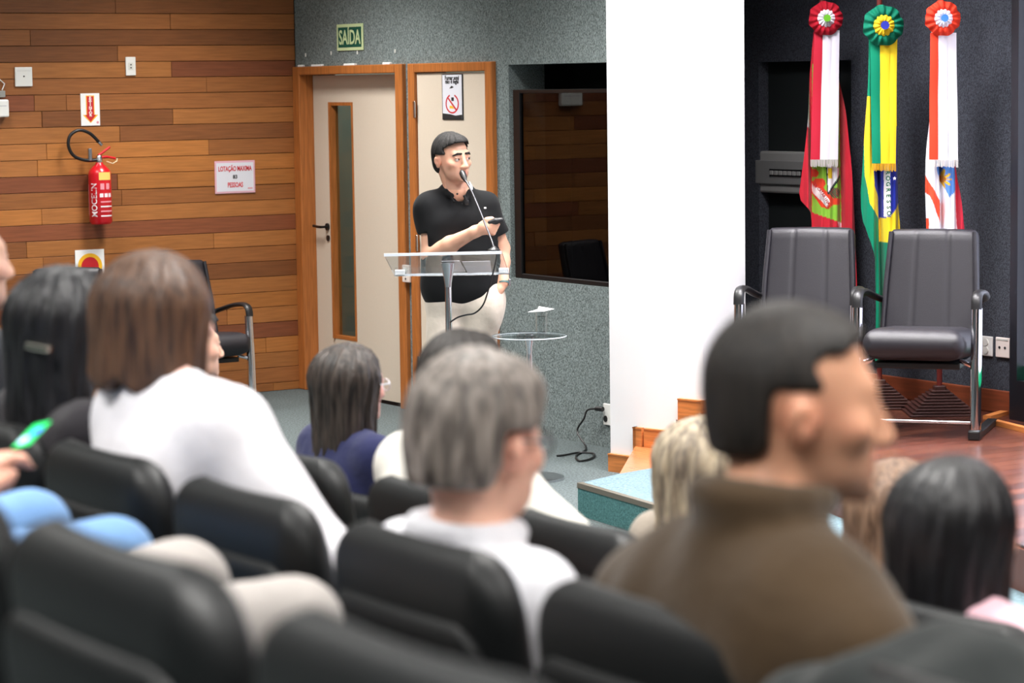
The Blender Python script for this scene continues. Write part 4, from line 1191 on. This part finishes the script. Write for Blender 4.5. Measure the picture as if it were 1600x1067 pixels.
def hair(H, style, m, parent, h=.0065, length=.2, part=0, wave=.004, name='hair'):
    S_ = Sdf()
    if style in ('short', 'crop'):
        t = .010 if style == 'short' else .004
        H.ell(S_, (0, .018, .027), (.076 + t, .095 + t, .091 + t * 1.15), .02)
        H.ell(S_, (0, .055, -.03), (.060 + t * .5, .052 + t * .5, .06), .03)
        if style == 'short': H.ell(S_, (0, -.05, .075), (.05, .045, .036), .03)
        else: H.ell(S_, (0, -.036, .066), (.052, .045, .034), .03)
    elif style == 'grey':
        H.ell(S_, (0, .020, .032), (.092, .110, .106), .02)
        H.ell(S_, (0, .06, -.03), (.070, .062, .07), .04)
        H.ell(S_, (0, -.05, .075), (.06, .055, .042), .03)
    else:
        H.ell(S_, (0, .018, .03), (.092, .108, .102), .02)
        bw = {'bob': .098, 'long': .094, 'straight': .092, 'clip': .088}[style]
        for s in (-1, 0, 1):
            H.cap(S_, (s * .035, .045, .02), (s * (.045 if style != 'straight' else .04), .06 if style != 'clip' else .075, -length), bw - .022, (bw - .026) * (1 if style == 'bob' else .72), .05)
        if style == 'bob':
            for s in (-1, 1): H.cap(S_, (s * .062, -.01, .02), (s * .068, -.005, -length * .88), .032, .03, .04)
        if style in ('long', 'straight'):
            for s in (-1, 1): H.cap(S_, (s * .066, .0, .02), (s * .075, .0, -length * .9), .028, .022, .03)
    o, M_, sc = H.o, H.M, H.sc
    def post(f, X, Y, Z):
        x = ((X - o[0]) * M_[0, 0] + (Y - o[1]) * M_[1, 0] + (Z - o[2]) * M_[2, 0]) / sc
        y = ((X - o[0]) * M_[0, 1] + (Y - o[1]) * M_[1, 1] + (Z - o[2]) * M_[2, 1]) / sc
        z = ((X - o[0]) * M_[0, 2] + (Y - o[1]) * M_[1, 2] + (Z - o[2]) * M_[2, 2]) / sc
        ang = np.arctan2(x, y + .0001)
        f = f + wave * np.sin(ang * 17 + 2.0 * np.sin(z * 21) + z * 8) * .6 + wave * .5 * np.sin(ang * 31 + z * 30)
        if style in ('short', 'crop', 'grey'):
            hl = {'short': .080, 'crop': .084, 'grey': .058}[style]
            yf = {'short': .030, 'crop': .012, 'grey': .026}[style]
            # face window: in front of the ears below the hairline
            front = smax(y + yf + (.25 if style == 'grey' else .6) * np.maximum(z - .03, 0) * -1 + 0 * x, z - hl + 9 * np.maximum(np.abs(x) - .02, 0) ** 2 * 1.2, .012)
            f = smax(f, -front, .006)
            # round the ears and the nape
            ear = smax(smax(z - .022, y - .048, .01), -(np.abs(x) - .05), .01)
            f = smax(f, -ear, .008)
            f = smax(f, -(z + (.078 if style == 'short' else .062) - .5 * np.maximum(0, .06 - y)), .012)
            f = smax(f, -(y + .105), .01)
        else:
            hw = .062 if style != 'clip' else .095
            front = smax(smax(y + .035 - (.0 if style != 'clip' else .05), z - .066, .012), np.abs(x) - hw, .02) if style != 'clip' else smax(y - .032 - .15 * np.minimum(z, 0), z - .066 + .4 * np.maximum(np.abs(x) - .03, 0), .012)
            f = smax(f, -front, .008)
            f = smax(f, -(z + length * 1.04 + .012 * np.sin(ang * 9)), .012)
        return f
    V, F = S_.mesh(h, post)
    return np_mesh(name, V, F, m, parent)
def fold_noise(amp, seed=0):
    r = np.random.RandomState(seed); K = r.uniform(-24, 24, (5, 3)); K[:, 2] *= .8; ph = r.uniform(0, 6, 5)
    def post(f, X, Y, Z):
        g = 0
        for i in range(5): g = g + np.sin(K[i, 0] * X + K[i, 1] * Y + K[i, 2] * Z + ph[i])
        return f + (amp * .4 * g).astype(np.float32)
    return post
def cloth(name, col, rough=.85, sheen=.15):
    return mat(name, col, rough, spec=.2, sheen=sheen, bump=((40, 40, 40), .25), noise=((14, 14, 14), .07))
SHOE = mat('shoe_leather', (24, 22, 22), .4)
def seated(loc, rz, label, head=(0, .0, 1.155), yaw=0, pitch=0, roll=0, hsc=1.0, skin=(206, 158, 132), fem=False, top=None, bottom=None, hairdef=None, beard=None,
           wide=1.0, shoulders=.98, elbows=None, wrists=None, knees=None, lean=0.0, thick=1.0, collar=0, knee_z=.53, hip_y=.03, extra=None, res=.010, sleeves=True, seed=0, fold=.006, slope=.045, sk=.06):
    """a person sitting: facing local -y, floor at z 0, seat at .45"""
    e = empty('person', loc, rz, label, 'person', 'people in the room')
    H = Head(head, yaw, pitch, roll, hsc)
    sw = .175 * wide
    shz = shoulders
    sy = .055 + lean
    nb = np.array((head[0] * .5, (sy + head[1]) * .5 + .012, shz + .02))
    SH = [np.array((s * sw, sy, shz - slope)) for s in (-1, 1)]
    EL = elbows or [(-.235 * wide, .0, .70), (.235 * wide, .0, .70)]
    WR = wrists or [(-.13, -.23, .64), (.13, -.23, .64)]
    HP = [np.array((s * .09, hip_y, .545)) for s in (-1, 1)]
    KN = knees or [(-.11, -.43, knee_z), (.11, -.43, knee_z)]
    AN = [(k[0], k[1] + .03, .10) for k in KN]
    TO = [(k[0], k[1] - .12, .04) for k in KN]
    # body
    B = Sdf()
    head_shape(B, H, fem)
    nr = .048 if fem else .056
    B.cap(H(0, .028, -.06), nb, nr, nr - .006, .03)
    B.cap((-.08, sy, shz - .12), (.08, sy, shz - .12), .085, .085, .05)
    B.cap((0, sy, shz - .12), (0, .05, .6), .09, .10, .05)
    for i in (0, 1):
        B.cap(nb, SH[i], .04, .04, .04); B.cap(SH[i], EL[i], .042, .036, .02); B.cap(EL[i], WR[i], .036, .025, .015)
        d = np.array(WR[i], float) - np.array(EL[i], float)
        hand_shape(B, WR[i], d + np.array((0, -.05, -.02)), (0, 0, -1), .35, 1 if i == 0 else -1)
        B.cap(HP[i], KN[i], .065, .045, .03); B.cap(KN[i], AN[i], .042, .032, .02); B.cap(AN[i], TO[i], .028, .022, .01)
    V, F = B.mesh(min(res, .0085))
    np_mesh('body', V, F, SKINM, e, skin_cols(V, H, skin, beard=beard))
    # top garment
    T = Sdf(); tk = thick
    T.cap((-.085 * wide, sy, shz - .13), (.085 * wide, sy, shz - .13), .118 * tk, .118 * tk, .07)
    T.cap((-.07 * wide, .055 + lean * .4, .72), (.07 * wide, .055 + lean * .4, .72), .118 * tk, .118 * tk, .08)
    T.cap((-.07, .05, .56), (.07, .05, .56), .12 * tk, .12 * tk, .06)
    for i in (0, 1):
        s = (-1, 1)[i]
        T.cap(nb + np.array((s * .035, .0, -.035)), SH[i], .060, .066 * tk, sk)
        T.cap(SH[i], EL[i], .066 * tk, .056 * tk, .035)
        if sleeves: T.cap(EL[i], np.array(EL[i]) * .12 + np.array(WR[i]) * .88, .055 * tk, .041 * tk, .02)
    if collar:
        n = 14
        for i in range(n):
            a0, a1 = [2 * math.pi * q / n for q in (i, i + 1)]
            rr_ = nr + .014
            P = lambda a: nb + np.array((rr_ * math.cos(a), rr_ * math.sin(a) * 1.05, .012 + collar * .35 + .008 * math.sin(a)))
            T.cap(P(a0), P(a1), .013 + collar * .12, None, .02)
    T.cap(nb + np.array((0, .012, -.048)), (0, sy, shz - .12), .076, .10, .05)
    V, F = T.mesh(res, fold_noise(fold, seed)); np_mesh('top_garment', V, F, top, e)
    # trousers and shoes
    P_ = Sdf()
    P_.cap((-.08, .05, .54), (.08, .05, .54), .115, .115, .05)
    for i in (0, 1):
        P_.cap(HP[i], KN[i], .088, .068, .05); P_.cap(KN[i], AN[i], .066, .05, .02)
    V, F = P_.mesh(res, fold_noise(.005, seed + 1)); np_mesh('trousers', V, F, bottom, e)
    for i in (0, 1):
        Q = Sdf(); Q.cap(AN[i], (AN[i][0], AN[i][1], .05), .045, .045, .02); Q.cap((AN[i][0], AN[i][1] + .03, .042), TO[i], .042, .036, .02)
        V, F = Q.mesh(.009); np_mesh('shoe', V, F, SHOE, e)
    if hairdef: hair(H, parent=e, **hairdef)
    for s in (-1, 1):
        V = H(s * .031, -.078, .0)
    if extra: extra(e, H)
    return e, H
def glasses(m, lens=True):
    def f(e, H):
        g = MB()
        for s in (-1, 1):
            pts = [H(s * .034 + .024 * math.cos(2 * math.pi * k / 16), -.100 + .004 * math.cos(2 * math.pi * k / 16) * s, -.004 + .018 * math.sin(2 * math.pi * k / 16)) for k in range(17)]
            g.tube([Vector(p) for p in pts], .0018, 6)
            g.tube([Vector(H(s * .058, -.096, .002)), Vector(H(s * .078, -.03, .004)), Vector(H(s * .084, .012, .008)), Vector(H(s * .083, .035, -.012))], .0022, 6)
        g.tube([Vector(H(-.011, -.104, 0)), Vector(H(.011, -.104, 0))], .0018, 6)
        go = g.build('eyeglasses', m, e, True)
        for s in (-1, 1):
            MB().raw([Vector(H(s * .034 + .023 * math.cos(2 * math.pi * k / 16), -.100, -.004 + .017 * math.sin(2 * math.pi * k / 16))) for k in range(16)], [tuple(range(16))]).build('lens', ACRYL, go)
    return f
PI = math.pi
def who(px, py, Y, floor, label, off=(0, 0), nk=.155, hipy=None, **kw):
    """sits a person so that the middle of the head is at the surveyed spot (px, py) in the vertical plane Y"""
    p = on_plane(px, py, 1, Y)
    by = Y + .03 if hipy is None else hipy
    hz = p.z - floor
    kw.setdefault('shoulders', hz - nk)
    return seated((p.x + off[0], by, floor), PI, label, head=(off[0], by - Y, hz), **kw)
DT_ = cloth('dark_trousers', (36, 38, 44))
HDS = hair_mat('hair_dark_short', (24, 21, 19), (44, 38, 34), .6)
who(-57, 405, 2.0, T1, 'person at the left edge, only face profile and dark shoulder visible', yaw=R(2), top=cloth('charcoal_shirt', (58, 60, 66)), bottom=DT_,
    hairdef=dict(style='crop', m=HDS), skin=(232, 188, 168), seed=1)
def clip(e, H):
    g = MB(); g.box((-.042, -.008, -.008), (.042, .006, .008), .004, 2)
    Mx = Matrix.Translation(Vector(H(-.038, .134, -.018))) @ Matrix(H.M.tolist()).to_4x4() @ Matrix.Rotation(R(-4), 4, 'Y') @ Matrix.Rotation(R(-8), 4, 'Z')
    bmesh.ops.transform(g.b, matrix=Mx, verts=g.b.verts); g.build('hair_clip', mat('clip_silver', (205, 200, 188), .2, metal=1), e)
who(108, 517, 2.0, T1, 'woman with black hair held by a silver clip, in a dark top', yaw=R(24), fem=True, top=cloth('black_top', (34, 31, 36)), bottom=DT_,
    hairdef=dict(style='clip', m=hair_mat('hair_black', (12, 12, 14), (36, 36, 40), .45), length=.27, wave=.005), skin=(228, 178, 158), extra=clip, seed=2)
who(256, 497, 2.0, T1, 'woman with a brown bob in a white top, seen from behind', off=(.13, 0), nk=.135, yaw=R(13), hsc=.96, fem=True, top=cloth('white_knit', (222, 220, 225), .9), bottom=DT_,
    hairdef=dict(style='bob', m=hair_mat('hair_brown', (50, 34, 27), (104, 74, 54), .5), length=.115, wave=.003), skin=(236, 192, 176), wide=1.12, thick=1.15, fold=.009,
    elbows=[(-.40, -.02, .83), (.24, .02, .74)], wrists=[(-.34, -.30, .72), (.13, -.25, .66)], seed=3)
who(752, 690, 2.0, T1, 'grey-haired man with glasses in a white shirt, seen from behind', nk=.165, yaw=R(20), pitch=R(4), hsc=1.04, top=cloth('white_shirt', (222, 222, 228), .85), bottom=DT_,
    hairdef=dict(style='grey', m=hair_mat('hair_grey', (78, 72, 68), (160, 150, 142), .55, (70, 70, 9)), wave=.004), skin=(238, 188, 164), wide=1.0, thick=1.02, collar=.018, extra=glasses(mat('glasses_frame', (40, 38, 40), .3)), seed=4)
who(1249, 632, 2.0, T1, 'man with cropped dark hair in a brown coat, face in profile', nk=.155, slope=.115, hipy=1.97, yaw=R(-26), pitch=R(3), hsc=1.06, top=cloth('brown_wool', (66, 51, 34), .95, .2), bottom=DT_,
    hairdef=dict(style='crop', m=HDS, wave=.0008), skin=(208, 154, 124), beard=((130, 108, 96), .3), wide=1.2, thick=1.0, collar=.05, seed=5, fold=.011)
who(725, 604, 2.92, T2, 'dark-haired person in a cream shirt, mostly hidden behind the grey-haired man', yaw=R(20), top=cloth('cream_shirt', (224, 221, 212), .85), bottom=DT_,
    hairdef=dict(style='short', m=HDS), skin=(206, 158, 132), wide=1.15, thick=1.14, elbows=[(-.38, -.08, .78), (.28, 0, .72)], seed=6)
who(1503, 831, 2.93, T2, 'woman with long straight black hair in a pink top at the right edge', nk=.135, yaw=R(6), fem=True, top=cloth('pink_top', (246, 200, 212), .85), bottom=DT_,
    hairdef=dict(style='straight', m=hair_mat('hair_jet', (8, 8, 10), (24, 24, 28), .45), length=.26, wave=.003), skin=(226, 178, 158), seed=7)
who(300, 540, 3.78, 0, 'person whose nose and lips show past the brown bob', yaw=R(-4), top=cloth('grey_top', (90, 92, 98)), bottom=DT_,
    hairdef=dict(style='short', m=HDS), skin=(236, 190, 166), seed=8, res=.011)
who(552, 602, 3.78, 0, 'woman with long dark brown hair, white-framed glasses and navy jacket', yaw=R(8), fem=True, top=cloth('navy_jacket', (36, 40, 78)), bottom=DT_,
    hairdef=dict(style='long', m=hair_mat('hair_dark_brown', (30, 25, 23), (74, 64, 58), .5, (70, 70, 7)), length=.29, wave=.005), skin=(236, 182, 168), extra=glasses(mat('white_glasses_frame', (225, 228, 238), .3)), seed=9, res=.011)
who(1104, 733, 3.78, 0, 'woman with wavy blond-streaked hair in front of the pillar steps', yaw=R(14), fem=True, top=cloth('beige_top', (150, 140, 128)), bottom=DT_,
    hairdef=dict(style='long', m=hair_mat('hair_blond_streaks', (112, 101, 90), (200, 184, 158), .5, (45, 45, 5)), length=.25, wave=.007), skin=(226, 180, 160), seed=10, res=.011)
who(1410, 806, 3.78, 0, 'woman with long light brown hair near the stage front', yaw=R(10), fem=True, top=cloth('taupe_top', (120, 104, 96)), bottom=DT_,
    hairdef=dict(style='straight', m=hair_mat('hair_light_brown', (88, 66, 52), (146, 116, 94), .5), length=.34, wave=.004), skin=(222, 176, 156), seed=11, res=.011)
# nearest row: only knees and a hand inside the frame
seated((-3.42, 1.18, T0), PI, 'person in grey trousers, only the two blurred knees visible', head=(0, .06, 1.2), yaw=0, top=cloth('grey_top', (90, 92, 98)), bottom=cloth('grey_trousers', (170, 164, 160), .9),
       hairdef=dict(style='crop', m=hair_mat('hair_dark_short', (26, 22, 20), (46, 40, 36))), knees=[(-.30, -.455, .615), (.05, -.455, .615)], hip_y=.04, elbows=[(-.2, .04, .66), (.22, .04, .66)], wrists=[(-.12, -.16, .66), (.14, -.16, .66)], wide=.9, seed=12)
ph = AT(44, 678, 4.02)
jp = (-3.98, 1.18, T0)
loc_l = lambda v: Vector((-(v.x - jp[0]), -(v.y - jp[1]), v.z - jp[2]))
wr = loc_l(AT(-84, 790, 4.0)); el = loc_l(AT(-120, 900, 3.95))
seated(jp, PI, 'person in blue jeans raising a phone, only knees and hand visible', head=(0, .06, 1.2), yaw=0, top=cloth('blue_shirt', (120, 140, 170)), bottom=cloth('blue_jeans', (112, 150, 196), .9),
       hairdef=dict(style='crop', m=hair_mat('hair_dark_short', (26, 22, 20), (46, 40, 36))), knees=[(-.25, -.455, .615), (.09, -.455, .615)], hip_y=.04,
       elbows=[tuple(el), (.22, .04, .66)], wrists=[tuple(wr), (.14, -.16, .66)], seed=13, skin=(224, 168, 146))
d = (AT(62, 660, 4.05) - AT(24, 700, 3.99)); ln = d.length; d.normalize()
vw = (AT(43, 681, 4.02) - Vector((0, 0, CAMZ))).normalized()
s0 = d.cross(vw).normalized(); n0 = s0.cross(d).normalized()
a_ = R(66)
s_ = (s0 * math.cos(a_) + n0 * math.sin(a_)).normalized(); n_ = s_.cross(d)
if n_.dot(vw) > 0: s_ = -s_; n_ = -n_
Mp = Matrix((s_, d, n_)).transposed().to_4x4(); Mp.translation = AT(40, 684, 4.02)
pe = tag(empty('mobile_phone', (0, 0, 0)), 'mobile phone with lit green and blue screen held up at the left edge', 'phone')
pe.matrix_world = Mp
MB().box((-.022, -.022, -.010), (.022, ln - .022, -.004), .003).build('case', BLACKP, pe)
MB().box((-.019, -.019, -.004), (.019, ln - .025, -.0033)).build('display', mat('phone_green', (20, 210, 100), .3, emis=1.0), pe)
for x_, y_, m in ((-.006, .0, mat('phone_white', (190, 220, 255), .3, emis=1.0)), (.006, .022, mat('phone_blue', (70, 80, 230), .3, emis=1.0))):
    MB().cyl((x_, y_, -.0034), (x_, y_, -.0026), .011, n=20).build('screen_icon', m, pe)
# dark jacket over the seat back
J = Sdf()
bx = R1X(4) + .04
for i in range(7):
    x_ = -.27 + .09 * i
    zt = 1.01 + .025 * math.sin(i * 1.7) - T1 * 0
    J.cap((x_, .11, zt - .02), (x_ + .01, .23, zt - .04), .05, .05, .05); J.cap((x_, .24, zt - .05), (x_ * 1.05, .27, .62), .045, .04, .05); J.cap((x_, .06, zt - .05), (x_, .03, .72), .04, .035, .05)
V, F = J.mesh(.010, fold_noise(.012, 21))
jk = np_mesh('draped_jacket', V, F, cloth('dark_green_black_wool', (30, 34, 34), .9), None)
jk.location = (bx, R1Y, T1 - .035); jk.rotation_euler = (0, 0, PI)
tag(jk, 'dark jacket draped over the seat back at the bottom right', 'jacket')

# ------------------------------------------------------------------ the speaker
DS = 13.3
sp_ = GZ(718, 700, 0); sp_ = AT(718, 500, DS)
SPX = FPX / DS
spk = empty('person', (sp_.x, sp_.y, 0), FACE, 'man in a black polo shirt and beige trousers speaking behind the lectern', 'person', 'people in the room')
sinv = (Matrix.Translation((sp_.x, sp_.y, 0)) @ Matrix.Rotation(FACE, 4, 'Z')).inverted()
def SL(px, py, d=0):            # a point of the speaker at photo position (px, py), d metres nearer the camera
    v = sinv @ AT(px, py, DS - d)
    return np.array(v)
def speaker():
    e = spk
    H = Head(SL(707, 247, .02), R(38), R(2), R(-3), 1.06)
    B = Sdf(); head_shape(B, H)
    nb = SL(715, 299, -.01)
    B.cap(H(0, .040, -.06), nb, .053, .060, .014)
    shl, shr = SL(671, 324, 0), SL(762, 322, 0)
    ell_, elr = SL(673, 398, .04), SL(783, 388, -.04)
    wrl, wrr = SL(742, 362, .26), SL(786, 440, .05)
    B.cap((-.08, .02, 1.3), (.10, .02, 1.3), .085, .085, .05); B.cap((0, .02, 1.3), (.02, .02, .98), .09, .1, .05)
    B.cap(nb, shl, .045, .045, .03); B.cap(nb, shr, .045, .045, .03)
    B.cap(shl, ell_, .05, .047, .02); B.chain([ell_, ell_ * .55 + wrl * .45, wrl], (.047, .043, .029), .02)
    B.cap(shr, elr, .048, .044, .02); B.chain([elr, elr * .6 + wrr * .4, wrr], (.044, .041, .029), .02)
    # right hand closed round the presenter: fingers wrap below, thumb on top
    pl = SL(761, 355, .29)
    B.cap(wrl, pl, .028, .034, .02); B.cap(pl, SL(767, 353, .29), .032, .028, .02)
    for i in range(4):
        k0 = SL(768 - i * 1.0, 349.5 + i * 4.6, .315 - i * .004); k1 = SL(778 - i * 2.2, 350.5 + i * 4.6, .30); k2 = SL(777 - i * 2.2, 351.5 + i * 4.6, .265); k3 = SL(768 - i * 2, 352 + i * 4.4, .255)
        B.chain([k0, k1, k2, k3], (.0105, .0098, .009, .008), .007)
    B.chain([SL(752, 352, .29), SL(761, 343.5, .305), SL(768, 342, .305), SL(774, 344.5, .30)], (.016, .0125, .0105, .0085), .012)
    # left hand slides into the pocket
    hand_shape(B, wrr, (-.6, -.10, -1), (-1, 0, 0), .2, -1)
    B.cap((-.06, .02, .9), (-.09, .0, .5), .075, .055, .03); B.cap((.09, .02, .9), (.11, .02, .5), .075, .055, .03)
    B.cap((-.09, .0, .5), (-.1, .02, .09), .05, .036, .02); B.cap((.11, .02, .5), (.13, .03, .09), .05, .036, .02)
    B.cap((-.1, .02, .09), (-.11, -.1, .04), .034, .026, .02); B.cap((.13, .03, .09), (.15, -.09, .04), .034, .026, .02)
    V, F = B.mesh(.0055)
    np_mesh('body', V, F, SKINM, e, skin_cols(V, H, (224, 172, 146), (186, 112, 104), beard=((168, 132, 116), .45)))
    hair(H, 'short', hair_mat('hair_speaker', (14, 13, 13), (34, 31, 30), .8, (90, 90, 40)), e, .005, wave=.003)
    for s in (-1, 1):
        c = H(s * .0315, -.0765, .0)
        n = 14
        eye = MB()
        tb_ = bmesh.new(); bmesh.ops.create_uvsphere(tb_, u_segments=16, v_segments=10, radius=.0125 * 1.06)
        eye.merge(tb_, Matrix.Translation(Vector(c))); eo = eye.build('eye', mat('eye_white', (225, 215, 210), .3), e, True)
        g = Vector(H.M @ np.array((.35, -.93, .02))).normalized()
        MB().tube([Vector(c) + g * .0118, Vector(c) + g * .0136], [.0062, .0055], 14).build('iris', mat('iris_brown', (40, 26, 20), .2), eo, True)
        br = Sdf(); H.cap(br, (s * .014, -.091, .0265), (s * .034, -.088, .0275), .0052, .0052, .004); H.cap(br, (s * .034, -.088, .0275), (s * .053, -.073, .0185), .0052, .003, .004)
        V, F = br.mesh(.002); np_mesh('eyebrow', V, F, hair_mat('hair_speaker', (20, 18, 18), (44, 40, 38)), e)
        el_ = MB(); el_.tube([Vector(H(s * (.0315 + .0145 * math.cos(a)), -.0885 + .004 * abs(math.cos(a)), .0035 + .0035 * math.sin(a))) for a in [R(180 - 18 * k) for k in range(11)]], .0010, 6)
        el_.build('eyelid', mat('lash_dark', (60, 40, 34), .6), e, True)
    # polo shirt
    BLK = mat('black_pique', (20, 21, 23), .85, spec=.15, sheen=.05, bump=((500, 500, 500), .2))
    T = Sdf()
    cz = 1.30
    T.cap((-.092, .015, cz), (.105, .015, cz), .122, .122, .06); T.cap((-.075, .005, 1.12), (.10, .005, 1.12), .125, .125, .08)
    T.cap((-.065, .01, 1.0), (.10, .01, 1.0), .128, .128, .06)
    T.cap((-.065, .01, .955), (.105, .01, .955), .128, .128, .04)
    T.cap(nb + np.array((-.03, .01, -.03)), shl, .06, .072, .05); T.cap(nb + np.array((.03, .01, -.03)), shr, .06, .068, .05)
    sle = shl * .44 + ell_ * .56; sre = shr * .35 + elr * .65
    T.cap(shl, sle, .074, .070, .03); T.cap(shr, sre, .068, .064, .03)
    n = 16
    for i in range(n):
        P = lambda a: nb + np.array((.070 * math.cos(a), .070 * math.sin(a), .006 + .026 * math.sin(a)))
        a0, a1 = [R(-68) + R(316) * q / n for q in (i, i + 1)]
        T.cap(P(a0), P(a1), .017, None, .012)
    for s in (-1, 1):
        T.cap(nb + np.array((s * .058 + .004, -.042, .004)), nb + np.array((s * .030 + .012, -.088, -.050)), .013, .010, .006)
    fn = fold_noise(.007, 31)
    def cuts(f, X, Y, Z):
        f = fn(f, X, Y, Z)
        hem = SL(700, 474)[2]
        f = smax(f, (hem + .12 * np.maximum(X - .1, 0) - Z) * np.ones_like(f), .006)
        for a, b in ((shl, sle), (shr, sre)):
            d_ = (b - a) / np.linalg.norm(b - a)
            q = (X - b[0]) * d_[0] + (Y - b[1]) * d_[1] + (Z - b[2]) * d_[2]
            r_ = np.sqrt(np.maximum((X - b[0]) ** 2 + (Y - b[1]) ** 2 + (Z - b[2]) ** 2 - q * q, 0))
            f = np.where((r_ < .09) & (q > -.02) & (q < .12) & (np.abs(X - .015) > .17), smax(f, q, .004), f)
        # open neck
        nx_, ny_, nz_ = nb
        vv = smax(smax((np.abs(X - nx_ - .012) - .016 - (Z - nz_ + .05) * .4), (Y - ny_ - .0), .004), -(Z - nz_ + .05), .004)
        f = smax(f, -vv, .004)
        hole = np.sqrt((X - nx_) ** 2 + (Y - ny_) ** 2) - .056 - np.maximum(Z - nz_ - .02, 0) * .2
        hole = smax(hole, -(Z - nz_ + .012), .01)
        return smax(f, -hole, .004).astype(np.float32)
    V, F = T.mesh(.006, cuts); po = np_mesh('polo_shirt', V, F, BLK, e)
    v = SL(738, 290, .1)
    MB().tube([Vector(SL(733.5, 284, .055)), Vector(SL(736, 290, .07)), Vector(SL(737.5, 296, .085))], [.004, .007, .005], 10, flat=(1, .5)).build('collar_lining', mat('striped_lining', (205, 210, 226), .8), po, True)
    for px, py in ((714.5, 303), (722, 318)):
        MB().tube([Vector(SL(px, py, .125)), Vector(SL(px, py, .135))], .0055, 10).build('button', BLACKP if py > 300 else WHITEP, po, True)
    c = Vector(SL(758, 325, .135)); MB().box((c.x - .006, c.y - .012, c.z - .003), (c.x + .006, c.y + .02, c.z + .003)).build('chest_emblem', PAPER, po)
    c = Vector(SL(729, 314, .14))
    m = MB(); m.box((c.x - .012, c.y - .012, c.z - .022), (c.x + .012, c.y + .02, c.z + .004), .005); m.tube([c + Vector((0, -.005, 0)), c + Vector((-.012, -.012, .03))], .007, 10)
    m.build('lapel_microphone', BLACKP, e, True)
    # trousers
    P_ = Sdf()
    P_.cap((-.06, .015, .93), (.09, .015, .93), .118, .118, .05)
    P_.cap((-.07, .01, .86), (-.085, .0, .5), .10, .085, .05); P_.cap((.10, .015, .86), (.115, .02, .5), .10, .085, .05)
    P_.cap((-.085, .0, .5), (-.1, .02, .1), .085, .07, .02); P_.cap((.115, .02, .5), (.13, .03, .1), .085, .07, .02)
    pk = SL(770, 476, .05); P_.ell(pk, (.05, .075, .115), .09)
    V, F = P_.mesh(.007, fold_noise(.006, 33)); np_mesh('trousers', V, F, cloth('beige_chino', (214, 203, 190), .85), e)
    for a, b in (((-.1, .02, .05), (-.115, -.16, .035)), ((.13, .03, .05), (.155, -.15, .035))):
        Q = Sdf(); Q.cap(a, b, .05, .04, .02); Q.cap((a[0], a[1], .09), a, .045, .05, .02)
        V, F = Q.mesh(.008); np_mesh('shoe', V, F, mat('brown_shoe', (70, 48, 34), .4), e)
    # wrist watch on the left arm
    m = MB(); wv = Vector(SL(786, 441, .05)); dv = (Vector(elr) - Vector(wrr)).normalized()
    m.tube([wv - dv * .012, wv + dv * .012], [.034, .034], 20); wa = m.build('watch_strap', mat('watch_strap', (60, 96, 96), .5), e, True)
    m = MB(); m.box((wv.x + .026, wv.y - .02, wv.z - .02), (wv.x + .040, wv.y + .02, wv.z + .02), .005); m.build('watch_case', STEEL, wa)
speaker()
r0, r1 = SL(765, 347.5, .315), SL(784, 343.5, .315)
rp = Sdf(); rp.cap(r0, (r0 + r1) / 2, .011, .0165, .004); rp.cap((r0 + r1) / 2, r1, .0165, .012, .004)
V, F = rp.mesh(.003)
V = V - np.array((r0 + r1) / 2)
ro = np_mesh('presentation_remote', V, F, mat('remote_black', (22, 22, 26), .45), None)
ro.matrix_world = Matrix.Translation((sp_.x, sp_.y, 0)) @ Matrix.Rotation(FACE, 4, 'Z') @ Matrix.Translation(Vector((r0 + r1) / 2))
tag(ro, 'small black presentation remote in the speaker right hand', 'remote')
